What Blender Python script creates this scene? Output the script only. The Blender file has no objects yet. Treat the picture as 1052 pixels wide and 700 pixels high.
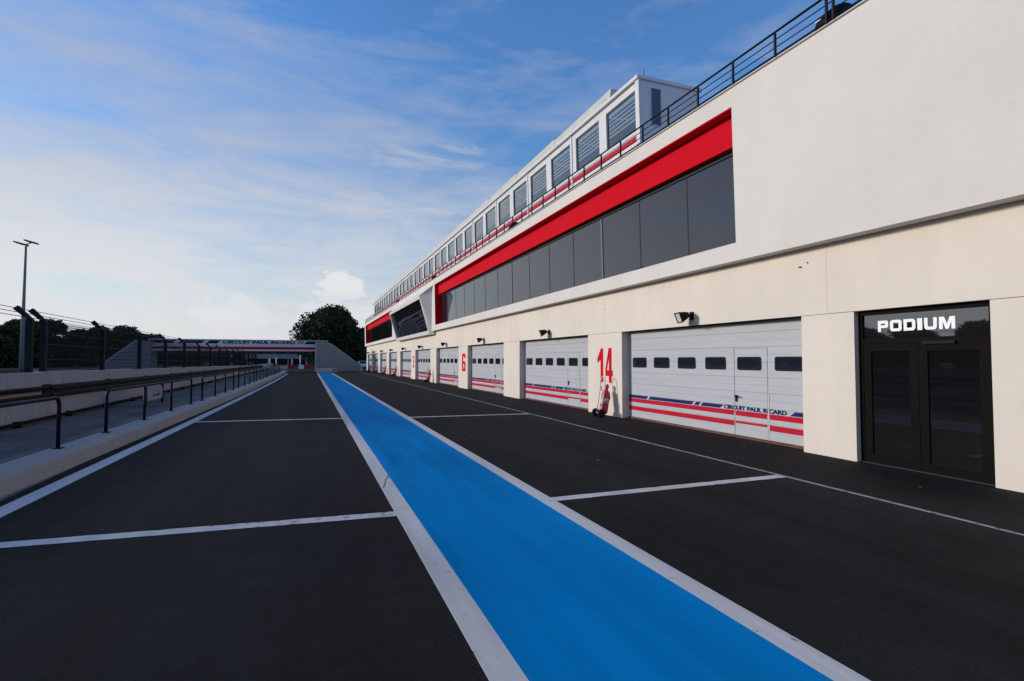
import bpy, bmesh, math, random
from mathutils import Vector, Matrix, noise as mnoise
R = math.radians
random.seed(7)
scene = bpy.context.scene
col = scene.collection

# ------------------------------------------------------------------ materials
def new_mat(name):
    m = bpy.data.materials.new(name); m.use_nodes = True
    return m, m.node_tree.nodes, m.node_tree.links, m.node_tree.nodes['Principled BSDF']

def mat(name, c, rough=.6, spec=.25, metal=0.0, var=.10, scale=3.0, bump=0.0, bscale=60.0, stretch=(1, 1, 1), coat=0.0, dirt=0.0, dcol=None, dscale=1.2):
    m, N, L, B = new_mat(name)
    B.inputs['Roughness'].default_value = rough
    B.inputs['Metallic'].default_value = metal
    B.inputs['Specular IOR Level'].default_value = spec
    B.inputs['Coat Weight'].default_value = coat
    tc = N.new('ShaderNodeTexCoord'); mp = N.new('ShaderNodeMapping'); mp.inputs['Scale'].default_value = stretch
    L.new(tc.outputs['Object'], mp.inputs['Vector'])
    nz = N.new('ShaderNodeTexNoise'); nz.inputs['Scale'].default_value = scale; nz.inputs['Detail'].default_value = 6; nz.inputs['Roughness'].default_value = .6
    L.new(mp.outputs['Vector'], nz.inputs['Vector'])
    mr = N.new('ShaderNodeMapRange'); mr.inputs['From Min'].default_value = .3; mr.inputs['From Max'].default_value = .7
    mr.inputs['To Min'].default_value = 1 - var; mr.inputs['To Max'].default_value = 1 + var
    L.new(nz.outputs['Fac'], mr.inputs['Value'])
    vm = N.new('ShaderNodeVectorMath'); vm.operation = 'SCALE'; vm.inputs[0].default_value = c
    L.new(mr.outputs['Result'], vm.inputs['Scale'])
    out = vm.outputs['Vector']
    if dirt > 0:
        n2 = N.new('ShaderNodeTexNoise'); n2.inputs['Scale'].default_value = dscale; n2.inputs['Detail'].default_value = 9; n2.inputs['Roughness'].default_value = .7
        L.new(mp.outputs['Vector'], n2.inputs['Vector'])
        m2 = N.new('ShaderNodeMapRange'); m2.inputs['From Min'].default_value = .52; m2.inputs['From Max'].default_value = .75; m2.inputs['To Max'].default_value = dirt
        L.new(n2.outputs['Fac'], m2.inputs['Value'])
        mx = N.new('ShaderNodeMix'); mx.data_type = 'RGBA'
        L.new(m2.outputs['Result'], mx.inputs['Factor']); L.new(out, mx.inputs['A'])
        mx.inputs['B'].default_value = (*(dcol or tuple(x * .5 for x in c)), 1)
        out = mx.outputs['Result']
    L.new(out, B.inputs['Base Color'])
    r2 = N.new('ShaderNodeMapRange'); r2.inputs['To Min'].default_value = max(.02, rough - .06); r2.inputs['To Max'].default_value = min(1, rough + .06)
    L.new(nz.outputs['Fac'], r2.inputs['Value']); L.new(r2.outputs['Result'], B.inputs['Roughness'])
    if bump > 0:
        n3 = N.new('ShaderNodeTexNoise'); n3.inputs['Scale'].default_value = bscale; n3.inputs['Detail'].default_value = 4
        L.new(tc.outputs['Object'], n3.inputs['Vector'])
        bp = N.new('ShaderNodeBump'); bp.inputs['Strength'].default_value = bump; bp.inputs['Distance'].default_value = .01
        L.new(n3.outputs['Fac'], bp.inputs['Height']); L.new(bp.outputs['Normal'], B.inputs['Normal'])
    return m

def paint_mat(name, c, under, wear=.35, scale=5.0, rough=.7, thr=.60):
    """road paint: colour worn through to the asphalt in grainy patches"""
    m, N, L, B = new_mat(name)
    tc = N.new('ShaderNodeTexCoord')
    a = N.new('ShaderNodeTexNoise'); a.inputs['Scale'].default_value = scale; a.inputs['Detail'].default_value = 10; a.inputs['Roughness'].default_value = .75
    b = N.new('ShaderNodeTexNoise'); b.inputs['Scale'].default_value = .9; b.inputs['Detail'].default_value = 7; b.inputs['Roughness'].default_value = .65
    mpb = N.new('ShaderNodeMapping'); mpb.inputs['Scale'].default_value = (2.2, .16, 1); L.new(tc.outputs['Object'], mpb.inputs['Vector'])
    g = N.new('ShaderNodeTexNoise'); g.inputs['Scale'].default_value = 220; g.inputs['Detail'].default_value = 2
    for n in (a, g): L.new(tc.outputs['Object'], n.inputs['Vector'])
    L.new(mpb.outputs['Vector'], b.inputs['Vector'])
    mr = N.new('ShaderNodeMapRange'); mr.inputs['From Min'].default_value = thr; mr.inputs['From Max'].default_value = thr + .06; mr.inputs['To Max'].default_value = wear
    L.new(a.outputs['Fac'], mr.inputs['Value'])
    gr = N.new('ShaderNodeMapRange'); gr.inputs['From Min'].default_value = .62; gr.inputs['From Max'].default_value = .74; gr.inputs['To Max'].default_value = .5 * wear
    L.new(g.outputs['Fac'], gr.inputs['Value'])
    mxm = N.new('ShaderNodeMath'); mxm.operation = 'MAXIMUM'; L.new(mr.outputs['Result'], mxm.inputs[0]); L.new(gr.outputs['Result'], mxm.inputs[1])
    br = N.new('ShaderNodeMapRange'); br.inputs['From Min'].default_value = .3; br.inputs['From Max'].default_value = .7; br.inputs['To Min'].default_value = .74; br.inputs['To Max'].default_value = 1.18
    L.new(b.outputs['Fac'], br.inputs['Value'])
    vm = N.new('ShaderNodeVectorMath'); vm.operation = 'SCALE'; vm.inputs[0].default_value = c; L.new(br.outputs['Result'], vm.inputs['Scale'])
    mx = N.new('ShaderNodeMix'); mx.data_type = 'RGBA'; L.new(mxm.outputs['Value'], mx.inputs['Factor']); L.new(vm.outputs['Vector'], mx.inputs['A']); mx.inputs['B'].default_value = (*under, 1)
    L.new(mx.outputs['Result'], B.inputs['Base Color'])
    B.inputs['Roughness'].default_value = rough; B.inputs['Specular IOR Level'].default_value = .01
    bp = N.new('ShaderNodeBump'); bp.inputs['Strength'].default_value = .25; bp.inputs['Distance'].default_value = .004
    L.new(g.outputs['Fac'], bp.inputs['Height']); L.new(bp.outputs['Normal'], B.inputs['Normal'])
    return m

def asphalt_mat(name, c):
    m, N, L, B = new_mat(name)
    tc = N.new('ShaderNodeTexCoord')
    def nz(s, d, st=None, r=.6):
        n = N.new('ShaderNodeTexNoise'); n.inputs['Scale'].default_value = s; n.inputs['Detail'].default_value = d; n.inputs['Roughness'].default_value = r
        if st:
            mp = N.new('ShaderNodeMapping'); mp.inputs['Scale'].default_value = st; L.new(tc.outputs['Object'], mp.inputs['Vector']); L.new(mp.outputs['Vector'], n.inputs['Vector'])
        else: L.new(tc.outputs['Object'], n.inputs['Vector'])
        return n
    big = nz(.35, 5); streak = nz(1.0, 4, (1.3, .035, 1)); fine = nz(140, 3, None, .8); grain = nz(38, 4, None, .75)
    def mr(src, a, b, lo, hi):
        n = N.new('ShaderNodeMapRange'); n.inputs['From Min'].default_value = a; n.inputs['From Max'].default_value = b; n.inputs['To Min'].default_value = lo; n.inputs['To Max'].default_value = hi
        L.new(src.outputs['Fac'], n.inputs['Value']); return n.outputs['Result']
    def mul(a, b):
        n = N.new('ShaderNodeMath'); n.operation = 'MULTIPLY'; L.new(a, n.inputs[0]); L.new(b, n.inputs[1]); return n.outputs['Value']
    f = mul(mul(mr(big, .3, .7, .66, 1.36), mr(streak, .3, .7, .68, 1.26)), mul(mr(fine, .3, .75, .30, 2.0), mr(grain, .3, .7, .70, 1.32)))
    stone = nz(75, 2, None, .5); mid = nz(2.6, 8, None, .7)
    f = mul(mul(f, mr(stone, .66, .74, 1.0, 2.6)), mr(mid, .35, .65, .84, 1.18))
    vm = N.new('ShaderNodeVectorMath'); vm.operation = 'SCALE'; vm.inputs[0].default_value = c; L.new(f, vm.inputs['Scale'])
    L.new(vm.outputs['Vector'], B.inputs['Base Color'])
    L.new(mr(big, .3, .7, .78, .92), B.inputs['Roughness']); B.inputs['Specular IOR Level'].default_value = .07
    bp = N.new('ShaderNodeBump'); bp.inputs['Strength'].default_value = .5; bp.inputs['Distance'].default_value = .006
    L.new(fine.outputs['Fac'], bp.inputs['Height']); L.new(bp.outputs['Normal'], B.inputs['Normal'])
    return m

def wall_mat(name, c, streak=.10):
    """painted render: blotches, faint vertical run marks, small stains"""
    m, N, L, B = new_mat(name)
    tc = N.new('ShaderNodeTexCoord')
    def nz(s, d, st=(1, 1, 1)):
        mp = N.new('ShaderNodeMapping'); mp.inputs['Scale'].default_value = st; L.new(tc.outputs['Object'], mp.inputs['Vector'])
        n = N.new('ShaderNodeTexNoise'); n.inputs['Scale'].default_value = s; n.inputs['Detail'].default_value = d; n.inputs['Roughness'].default_value = .65
        L.new(mp.outputs['Vector'], n.inputs['Vector']); return n
    a = nz(.45, 6); b = nz(2.2, 6, (1, 1, .08)); s = nz(7, 8); g = nz(90, 3)
    def mr(src, x, y, lo, hi):
        n = N.new('ShaderNodeMapRange'); n.inputs['From Min'].default_value = x; n.inputs['From Max'].default_value = y; n.inputs['To Min'].default_value = lo; n.inputs['To Max'].default_value = hi
        L.new(src.outputs['Fac'], n.inputs['Value']); return n.outputs['Result']
    def mul(p, q):
        n = N.new('ShaderNodeMath'); n.operation = 'MULTIPLY'; L.new(p, n.inputs[0]); L.new(q, n.inputs[1]); return n.outputs['Value']
    f = mul(mul(mr(a, .3, .7, .95, 1.05), mr(b, .45, .75, 1.0, 1 - streak)), mul(mr(s, .64, .8, 1.0, .82), mr(g, .3, .7, .97, 1.03)))
    vm = N.new('ShaderNodeVectorMath'); vm.operation = 'SCALE'; vm.inputs[0].default_value = c; L.new(f, vm.inputs['Scale'])
    L.new(vm.outputs['Vector'], B.inputs['Base Color'])
    B.inputs['Roughness'].default_value = .85; B.inputs['Specular IOR Level'].default_value = .2
    bp = N.new('ShaderNodeBump'); bp.inputs['Strength'].default_value = .12; bp.inputs['Distance'].default_value = .005
    L.new(g.outputs['Fac'], bp.inputs['Height']); L.new(bp.outputs['Normal'], B.inputs['Normal'])
    return m

def glass_mat(name, c, rough=.03, ior=1.5, wob=.0):
    m, N, L, B = new_mat(name)
    B.inputs['Base Color'].default_value = (*c, 1); B.inputs['Roughness'].default_value = rough; B.inputs['IOR'].default_value = ior
    B.inputs['Specular IOR Level'].default_value = .5; B.inputs['Specular Tint'].default_value = (.93, .93, 1.0, 1)
    if wob:
        tc = N.new('ShaderNodeTexCoord'); n = N.new('ShaderNodeTexNoise'); n.inputs['Scale'].default_value = .9; n.inputs['Detail'].default_value = 1
        L.new(tc.outputs['Object'], n.inputs['Vector'])
        bp = N.new('ShaderNodeBump'); bp.inputs['Strength'].default_value = wob; bp.inputs['Distance'].default_value = .02
        L.new(n.outputs['Fac'], bp.inputs['Height']); L.new(bp.outputs['Normal'], B.inputs['Normal'])
    return m

def clear_glass(name, tint=(.8, .85, .88), opacity=.12):
    m, N, L, B = new_mat(name)
    N.remove(B); out = N['Material Output']
    t = N.new('ShaderNodeBsdfTransparent'); t.inputs['Color'].default_value = (*tint, 1)
    g = N.new('ShaderNodeBsdfGlossy'); g.inputs['Roughness'].default_value = .02
    fr = N.new('ShaderNodeLayerWeight'); fr.inputs['Blend'].default_value = .12
    ad = N.new('ShaderNodeMath'); ad.operation = 'ADD'; ad.inputs[1].default_value = opacity; ad.use_clamp = True
    L.new(fr.outputs['Facing'], ad.inputs[0])
    mx = N.new('ShaderNodeMixShader'); L.new(ad.outputs['Value'], mx.inputs['Fac']); L.new(t.outputs['BSDF'], mx.inputs[1]); L.new(g.outputs['BSDF'], mx.inputs[2])
    L.new(mx.outputs['Shader'], out.inputs['Surface'])
    return m

def mesh_fence_mat(name, c, cell=.06, wire=.2):
    """woven wire: opaque wires, clear gaps"""
    m, N, L, B = new_mat(name)
    B.inputs['Base Color'].default_value = (*c, 1); B.inputs['Roughness'].default_value = .7; B.inputs['Specular IOR Level'].default_value = .04
    tc = N.new('ShaderNodeTexCoord'); sp = N.new('ShaderNodeSeparateXYZ'); L.new(tc.outputs['Object'], sp.inputs['Vector'])
    def line(sock):
        d = N.new('ShaderNodeMath'); d.operation = 'DIVIDE'; d.inputs[1].default_value = cell; L.new(sock, d.inputs[0])
        f = N.new('ShaderNodeMath'); f.operation = 'FRACT'; L.new(d.outputs['Value'], f.inputs[0])
        l = N.new('ShaderNodeMath'); l.operation = 'LESS_THAN'; l.inputs[1].default_value = wire; L.new(f.outputs['Value'], l.inputs[0]); return l.outputs['Value']
    mxx = N.new('ShaderNodeMath'); mxx.operation = 'MAXIMUM'; L.new(line(sp.outputs['Y']), mxx.inputs[0]); L.new(line(sp.outputs['Z']), mxx.inputs[1])
    t = N.new('ShaderNodeBsdfTransparent'); ms = N.new('ShaderNodeMixShader')
    L.new(mxx.outputs['Value'], ms.inputs['Fac']); L.new(t.outputs['BSDF'], ms.inputs[1]); L.new(B.outputs['BSDF'], ms.inputs[2])
    L.new(ms.outputs['Shader'], N['Material Output'].inputs['Surface'])
    return m

ASPH = (.0175, .0168, .0165)
M = {}
M['asphalt'] = asphalt_mat('asphalt', ASPH)
M['walk'] = asphalt_mat('walk_concrete', (.15, .13, .115))
M['track'] = asphalt_mat('track_asphalt', (.05, .05, .055))
M['land'] = mat('dry_grass', (.042, .044, .028), .95, .1, var=.35, scale=.3, bump=.3, bscale=8)
M['white_line'] = paint_mat('white_road_paint', (.62, .60, .575), ASPH, .8, 6.0, thr=.605)
M['worn_line'] = paint_mat('flaking_white_road_paint', (.60, .58, .56), ASPH, .8, 9.0, thr=.55)
M['thin_line'] = paint_mat('worn_white_road_paint', (.40, .39, .38), ASPH, .85, 6.0, thr=.54)
M['blue_lane'] = paint_mat('blue_road_paint', (.0005, .222, .53), (.003, .12, .28), .30, 1.6, thr=.62)
M['ground_wall'] = wall_mat('cream_render', (.70, .63, .55), .05)
M['upper_wall'] = wall_mat('white_render', (.665, .63, .59), .03)
M['reveal'] = wall_mat('grey_reveal', (.66, .58, .50))
M['groove'] = mat('joint_dark', (.12, .10, .09), .9)
M['red'] = mat('red_panel', (.58, .004, .016), .7, .04, var=.06)
M['tint_glass'] = glass_mat('tinted_glass', (.013, .016, .026), .02, 1.80, .03)
M['transom_glass'] = glass_mat('transom_glass', (.01, .01, .01), .02, 2.4, .02)
M['dark_glass'] = glass_mat('dark_glass', (.006, .006, .007), .02, 1.45, .02)
M['clear_glass'] = clear_glass('clear_glass', (.92, .95, .96), .02)
M['alu'] = mat('dark_aluminium', (.005, .0048, .0046), .65, .05, var=.08)
M['mullion'] = mat('mullion_grey', (.028, .032, .04), .55, .12)
M['white_paint'] = mat('white_painted_metal', (.62, .62, .64), .45, .4, var=.04, dirt=.12, dcol=(.5, .48, .45))
M['door_white'] = mat('white_door_panel', (.43, .445, .475), .5, .2, var=.05, scale=1.2, stretch=(1, 1, 5), dirt=.22, dcol=(.45, .45, .46), dscale=2.5)
M['door_seam'] = mat('door_seam', (.30, .30, .31), .6)
M['stripe_red'] = mat('stripe_red', (.46, .006, .03), .6, .1, var=.12, scale=5)
M['stripe_blue'] = mat('stripe_blue', (.006, .018, .12), .6, .1, var=.12, scale=5)
M['stripe_white'] = mat('stripe_white', (.58, .56, .57), .5, var=.05)
M['rust_sill'] = mat('rusty_threshold', (.14, .055, .05), .8, var=.3, scale=8)
M['black'] = mat('black_metal', (.008, .008, .009), .6, .12)
M['navy_rail'] = mat('dark_blue_rail', (.006, .009, .018), .55, .12)
M['lens'] = glass_mat('lamp_glass', (.55, .56, .58), .12, 1.5)
M['number_red'] = mat('number_red', (.55, .004, .022), .7, .05, var=.08, scale=4)
M['letter_white'] = mat('letter_white', (.85, .86, .87), .45, var=.02)
M['slat'] = mat('blind_slat', (.27, .285, .285), .6)
M['dark_room'] = mat('dark_interior', (.03, .032, .036), .9)
M['roof'] = mat('roof_sheet', (.52, .51, .47), .6, var=.1, scale=2)
M['kerb_conc'] = wall_mat('curb_concrete', (.37, .335, .30), .12)
M['kerb_edge'] = mat('curb_edge', (.34, .345, .36), .7, var=.15)
M['pit_wall'] = wall_mat('pit_wall_concrete', (.42, .39, .365), .2)
M['armco'] = mat('guard_rail_dark', (.014, .010, .010), .65, .12, var=.2)
M['fence_post'] = mat('fence_post', (.010, .017, .02), .6, .1, var=.15)
M['fence_mesh'] = mesh_fence_mat('fence_wire', (.010, .015, .018), .06, .34)
M['cable'] = mat('cable', (.10, .09, .09), .5)
M['bridge_grey'] = wall_mat('bridge_concrete', (.265, .285, .31), .15)
M['bridge_edge'] = mat('bridge_coping', (.42, .43, .44), .7, var=.1)
M['bridge_white'] = mat('bridge_white', (.62, .63, .66), .5, var=.06)
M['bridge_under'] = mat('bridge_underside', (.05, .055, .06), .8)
M['lamp_steel'] = mat('galvanised', (.17, .19, .195), .6, .15, .0, var=.1)
M['rubber'] = mat('rubber', (.015, .015, .015), .8)
M['ext_red'] = mat('extinguisher_red', (.50, .02, .03), .35, .5, var=.15, scale=9)
M['barrier_red'] = mat('barrier_red', (.26, .015, .035), .5, var=.1)
M['bark'] = mat('bark', (.06, .045, .035), .95, .1, var=.3, scale=6)
M['leafA'] = mat('leaf_dark', (.022, .038, .017), .85, .1, var=.3, scale=1.5)
M['leafB'] = mat('leaf_mid', (.040, .062, .026), .85, .1, var=.3, scale=1.5)
M['leafC'] = mat('leaf_light', (.066, .088, .036), .85, .1, var=.3, scale=1.5)
M['car_white'] = mat('car_paint', (.70, .71, .73), .3, .5, coat=.4, var=.03)
M['debris'] = mat('dry_leaf', (.16, .12, .08), .9, var=.3)

# ------------------------------------------------------------------ mesh building
class MB:
    def __init__(s): s.v = []; s.f = []; s.mi = []; s.sm = []; s.mats = []
    def _m(s, m):
        if m is None: return 0
        if m not in s.mats: s.mats.append(m)
        return s.mats.index(m)
    def poly(s, pts, m=None, smooth=False):
        b = len(s.v); s.v += [tuple(p) for p in pts]; s.f.append(tuple(range(b, b + len(pts)))); s.mi.append(s._m(m)); s.sm.append(smooth)
    def box(s, x0, x1, y0, y1, z0, z1, m=None):
        b = len(s.v)
        s.v += [(x0, y0, z0), (x1, y0, z0), (x1, y1, z0), (x0, y1, z0), (x0, y0, z1), (x1, y0, z1), (x1, y1, z1), (x0, y1, z1)]
        for f in ((0, 3, 2, 1), (4, 5, 6, 7), (0, 1, 5, 4), (1, 2, 6, 5), (2, 3, 7, 6), (3, 0, 4, 7)):
            s.f.append(tuple(b + i for i in f)); s.mi.append(s._m(m)); s.sm.append(False)
    def prism(s, pts, vec, m=None):
        """closed prism: polygon pts swept along vec"""
        n = len(pts); a = [Vector(p) for p in pts]; c = [p + Vector(vec) for p in a]
        s.poly(a[::-1], m); s.poly(c, m)
        for i in range(n): j = (i + 1) % n; s.poly([a[i], a[j], c[j], c[i]], m)
    def tube(s, pts, r, seg=8, m=None, cap=True):
        P = [Vector(p) for p in pts]; n = len(P); rings = []
        rr = r if isinstance(r, (list, tuple)) else [r] * n
        ref = None
        for i in range(n):
            d = (P[min(i + 1, n - 1)] - P[max(i - 1, 0)]).normalized()
            if ref is None:
                ref = d.orthogonal().normalized()
            u = (ref - d * ref.dot(d)).normalized(); w = d.cross(u); ref = u
            b = len(s.v)
            for k in range(seg):
                a = 2 * math.pi * k / seg
                s.v.append(tuple(P[i] + (u * math.cos(a) + w * math.sin(a)) * rr[i]))
            rings.append(b)
        for i in range(n - 1):
            for k in range(seg):
                k2 = (k + 1) % seg
                s.f.append((rings[i] + k, rings[i] + k2, rings[i + 1] + k2, rings[i + 1] + k)); s.mi.append(s._m(m)); s.sm.append(True)
        if cap:
            s.f.append(tuple(rings[0] + k for k in range(seg))[::-1]); s.mi.append(s._m(m)); s.sm.append(False)
            s.f.append(tuple(rings[-1] + k for k in range(seg))); s.mi.append(s._m(m)); s.sm.append(False)
    def lathe(s, prof, base, axis, seg=20, m=None):
        """prof: (radius, height) along axis from base"""
        ax = Vector(axis).normalized(); u = ax.orthogonal().normalized(); w = ax.cross(u); b0 = Vector(base); rings = []
        for (r, h) in prof:
            rings.append(len(s.v))
            for k in range(seg):
                a = 2 * math.pi * k / seg
                s.v.append(tuple(b0 + ax * h + (u * math.cos(a) + w * math.sin(a)) * max(r, .0005)))
        for i in range(len(prof) - 1):
            for k in range(seg):
                k2 = (k + 1) % seg
                s.f.append((rings[i] + k, rings[i] + k2, rings[i + 1] + k2, rings[i + 1] + k)); s.mi.append(s._m(m)); s.sm.append(True)
        s.f.append(tuple(rings[0] + k for k in range(seg))[::-1]); s.mi.append(s._m(m)); s.sm.append(False)
        s.f.append(tuple(rings[-1] + k for k in range(seg))); s.mi.append(s._m(m)); s.sm.append(False)
    def shear(s, k=.024, z0=3.86):
        s.v = [(x - k * (z - z0), y, z) for (x, y, z) in s.v]; return s
    def sheet_holes(s, xf, xb, ys, zs, holes, m=None, mr=None):
        """wall facing -X from the plane xf back to xb with rectangular openings (y0, y1, z0, z1)"""
        Y = sorted(set(list(ys) + [h[0] for h in holes] + [h[1] for h in holes])); Z = sorted(set(list(zs) + [h[2] for h in holes] + [h[3] for h in holes]))
        inside = lambda a, b: any(h[0] < a < h[1] and h[2] < b < h[3] for h in holes)
        for i in range(len(Y) - 1):
            for j in range(len(Z) - 1):
                if inside((Y[i] + Y[i + 1]) / 2, (Z[j] + Z[j + 1]) / 2): continue
                s.poly([(xf, Y[i + 1], Z[j]), (xf, Y[i], Z[j]), (xf, Y[i], Z[j + 1]), (xf, Y[i + 1], Z[j + 1])], m)
        for (y0, y1, z0, z1) in holes:
            s.poly([(xf, y0, z0), (xb, y0, z0), (xb, y0, z1), (xf, y0, z1)], mr)
            s.poly([(xf, y1, z0), (xf, y1, z1), (xb, y1, z1), (xb, y1, z0)], mr)
            s.poly([(xf, y0, z1), (xb, y0, z1), (xb, y1, z1), (xf, y1, z1)], mr)
            if z0 > zs[0] + 1e-4: s.poly([(xf, y0, z0), (xf, y1, z0), (xb, y1, z0), (xb, y0, z0)], mr)
        a, b = Y[0], Y[-1]; c, d = Z[0], Z[-1]
        s.poly([(xf, a, c), (xf, a, d), (xb, a, d), (xb, a, c)], m); s.poly([(xf, b, c), (xb, b, c), (xb, b, d), (xf, b, d)], m)
        s.poly([(xf, a, d), (xf, b, d), (xb, b, d), (xb, a, d)], m)
        cuts = sorted([(h[0], h[1]) for h in holes if h[2] <= c + 1e-4]); p = a
        for (q0, q1) in cuts + [(b, b)]:
            if q0 > p: s.poly([(xf, p, c), (xb, p, c), (xb, q0, c), (xf, q0, c)], m)
            p = q1

def origin_of(o):
    p = Vector((0, 0, 0))
    while o is not None: p = p + Vector(o.location); o = o.parent
    return p

def build(name, mb, m=None, parent=None, origin=None, bevel=0):
    me = bpy.data.meshes.new(name)
    o0 = origin_of(parent) if parent else Vector(origin or (0, 0, 0))
    me.from_pydata([(x - o0.x, y - o0.y, z - o0.z) for (x, y, z) in mb.v], [], mb.f)
    mats = mb.mats if mb.mats else [m]
    for k in mats: me.materials.append(M[k] if isinstance(k, str) else k)
    if mb.mats: me.polygons.foreach_set('material_index', mb.mi)
    me.polygons.foreach_set('use_smooth', mb.sm)
    me.update()
    o = bpy.data.objects.new(name, me); col.objects.link(o)
    if parent: o.parent = parent
    else: o.location = o0
    if bevel:
        b = o.modifiers.new('bevel', 'BEVEL'); b.width = bevel; b.segments = 2; b.limit_method = 'ANGLE'
    return o

def tag(o, label, cat, group=None, kind=None):
    if label: o['label'] = label
    if cat: o['category'] = cat
    if group: o['group'] = group
    if kind: o['kind'] = kind
    return o

def empty(name, loc, label, cat, group=None):
    o = bpy.data.objects.new(name, None); col.objects.link(o); o.location = loc; o.empty_display_size = .2
    return tag(o, label, cat, group)

def struct(name, mb, m=None):
    o = build(name, mb, m); o['kind'] = 'structure'; return o

def copy_tree(o, parent=None):
    c = o.copy(); col.objects.link(c)
    if parent: c.parent = parent
    for ch in [x for x in list(col.objects) if x.parent == o]: copy_tree(ch, c)
    return c

def text_obj(name, body, size, width, depth, place, m, parent, bold=0.0, font_shear=0.0):
    """raised lettering: body fitted to height size and length width, placed by place(x, y, depth)"""
    cu = bpy.data.curves.new(name, 'FONT'); cu.body = body; cu.size = 1; cu.offset = bold; cu.shear = font_shear; cu.extrude = .5; cu.resolution_u = 4
    t = bpy.data.objects.new(name, cu); col.objects.link(t)
    bpy.context.view_layer.update()
    me = bpy.data.meshes.new_from_object(t.evaluated_get(bpy.context.evaluated_depsgraph_get()))
    col.objects.unlink(t); bpy.data.objects.remove(t)
    xs = [v.co.x for v in me.vertices]; ys = [v.co.y for v in me.vertices]
    x0, x1, y0, y1 = min(xs), max(xs), min(ys), max(ys)
    mb = MB()
    mb.v = [tuple(place((v.co.x - x0) / (x1 - x0) * width, (v.co.y - y0) / (y1 - y0) * size, (v.co.z + .5) * depth)) for v in me.vertices]
    mb.f = [tuple(p.vertices) for p in me.polygons]; mb.mi = [0] * len(mb.f); mb.sm = [False] * len(mb.f)
    bpy.data.meshes.remove(me)
    return build(name, mb, m, parent)

def outline_obj(name, loops, depth, place, m, parent):
    """flat shapes with holes (even-odd), raised by depth"""
    cu = bpy.data.curves.new(name, 'CURVE'); cu.dimensions = '2D'; cu.fill_mode = 'BOTH'; cu.extrude = .5
    for lp in loops:
        sp = cu.splines.new('POLY'); sp.points.add(len(lp) - 1); sp.use_cyclic_u = True
        for i, (x, y) in enumerate(lp): sp.points[i].co = (x, y, 0, 1)
    t = bpy.data.objects.new(name, cu); col.objects.link(t); bpy.context.view_layer.update()
    me = bpy.data.meshes.new_from_object(t.evaluated_get(bpy.context.evaluated_depsgraph_get()))
    col.objects.unlink(t); bpy.data.objects.remove(t)
    mb = MB(); mb.v = [tuple(place(v.co.x, v.co.y, (v.co.z + .5) * depth)) for v in me.vertices]
    mb.f = [tuple(p.vertices) for p in me.polygons]; mb.mi = [0] * len(mb.f); mb.sm = [False] * len(mb.f)
    bpy.data.meshes.remove(me)
    return build(name, mb, m, parent)

def rrect(x0, x1, y0, y1, r, n=4):
    p = []
    for cx, cy, a0 in ((x1 - r, y1 - r, 0), (x0 + r, y1 - r, 90), (x0 + r, y0 + r, 180), (x1 - r, y0 + r, 270)):
        for k in range(n + 1): a = R(a0 + 90 * k / n); p.append((cx + r * math.cos(a), cy + r * math.sin(a)))
    return p

onwall = lambda X, Y: (lambda x, y, d: (X - d, Y - x, y))           # viewer's right is -Y
# ------------------------------------------------------------------ ground
g = MB(); g.box(-1500, 1500, -400, 2200, -1.0, -.03); struct('ground', g, 'land')
g = MB(); g.box(-40, -8.2, -60, 330, -.028, -.012); struct('race_track', g, 'track')
g = MB(); g.box(-3.55, 40, -30, 175, -.026, 0); struct('pit_lane', g, 'asphalt')
g = MB(); g.box(-8.2, -3.55, -30, 175, -.027, -.004); struct('walkway', g, 'walk')

def ragged(p, q, rnd, amp=.007, step=.09):
    """a line edge with small chips in it"""
    p, q = Vector((*p, 0)), Vector((*q, 0)); d = q - p; n = max(1, min(260, int(d.length / step))); s_ = Vector((-d.y, d.x, 0)).normalized()
    return [p] + [p + d * (i / n) + s_ * (rnd.gauss(0, amp * .4) + (rnd.uniform(.4, 2.4) * amp if rnd.random() < .10 else 0)) for i in range(1, n)]
def quadline(mb, pts, z=.004):
    rnd = random.Random(int(pts[0][0] * 100 + pts[0][1] * 7)); out = []
    for i in range(4): out += ragged(pts[i], pts[(i + 1) % 4], rnd, .006) if (Vector(pts[i]) - Vector(pts[(i + 1) % 4])).length > .5 else [Vector((*pts[i], 0))]
    mb.poly([p + Vector((0, 0, z)) for p in out])
def smoothline(mb, pts, z=.004):
    (ax, ay), (bx, by), (cx, cy), (dx, dy) = pts
    mb.prism([(ax, ay, 0), (bx, by, 0), (cx, cy, 0), (dx, dy, 0)], (0, 0, z))
g = MB(); smoothline(g, [(1.14, -6), (2.69, -6), (2.69, 72.5), (1.14, 72.5)]); struct('blue_lane_marking', g, 'blue_lane')
g = MB(); smoothline(g, [(.94, -6), (1.14, -6), (1.14, 72.5), (.94, 72.5)]); smoothline(g, [(2.69, -6), (2.88, -6), (2.88, 72.5), (2.69, 72.5)])
# left edge line follows the curb
EDGE = [(-6, -3.52), (7.7, -3.17), (16.3, -2.97), (23.8, -2.82), (35, -2.62), (47, -2.45), (72, -2.30)]
for (y0, x0), (y1, x1) in zip(EDGE[:-1], EDGE[1:]): smoothline(g, [(x0 - .24, y0), (x0, y0), (x1, y1), (x1 - .24, y1)])
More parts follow.
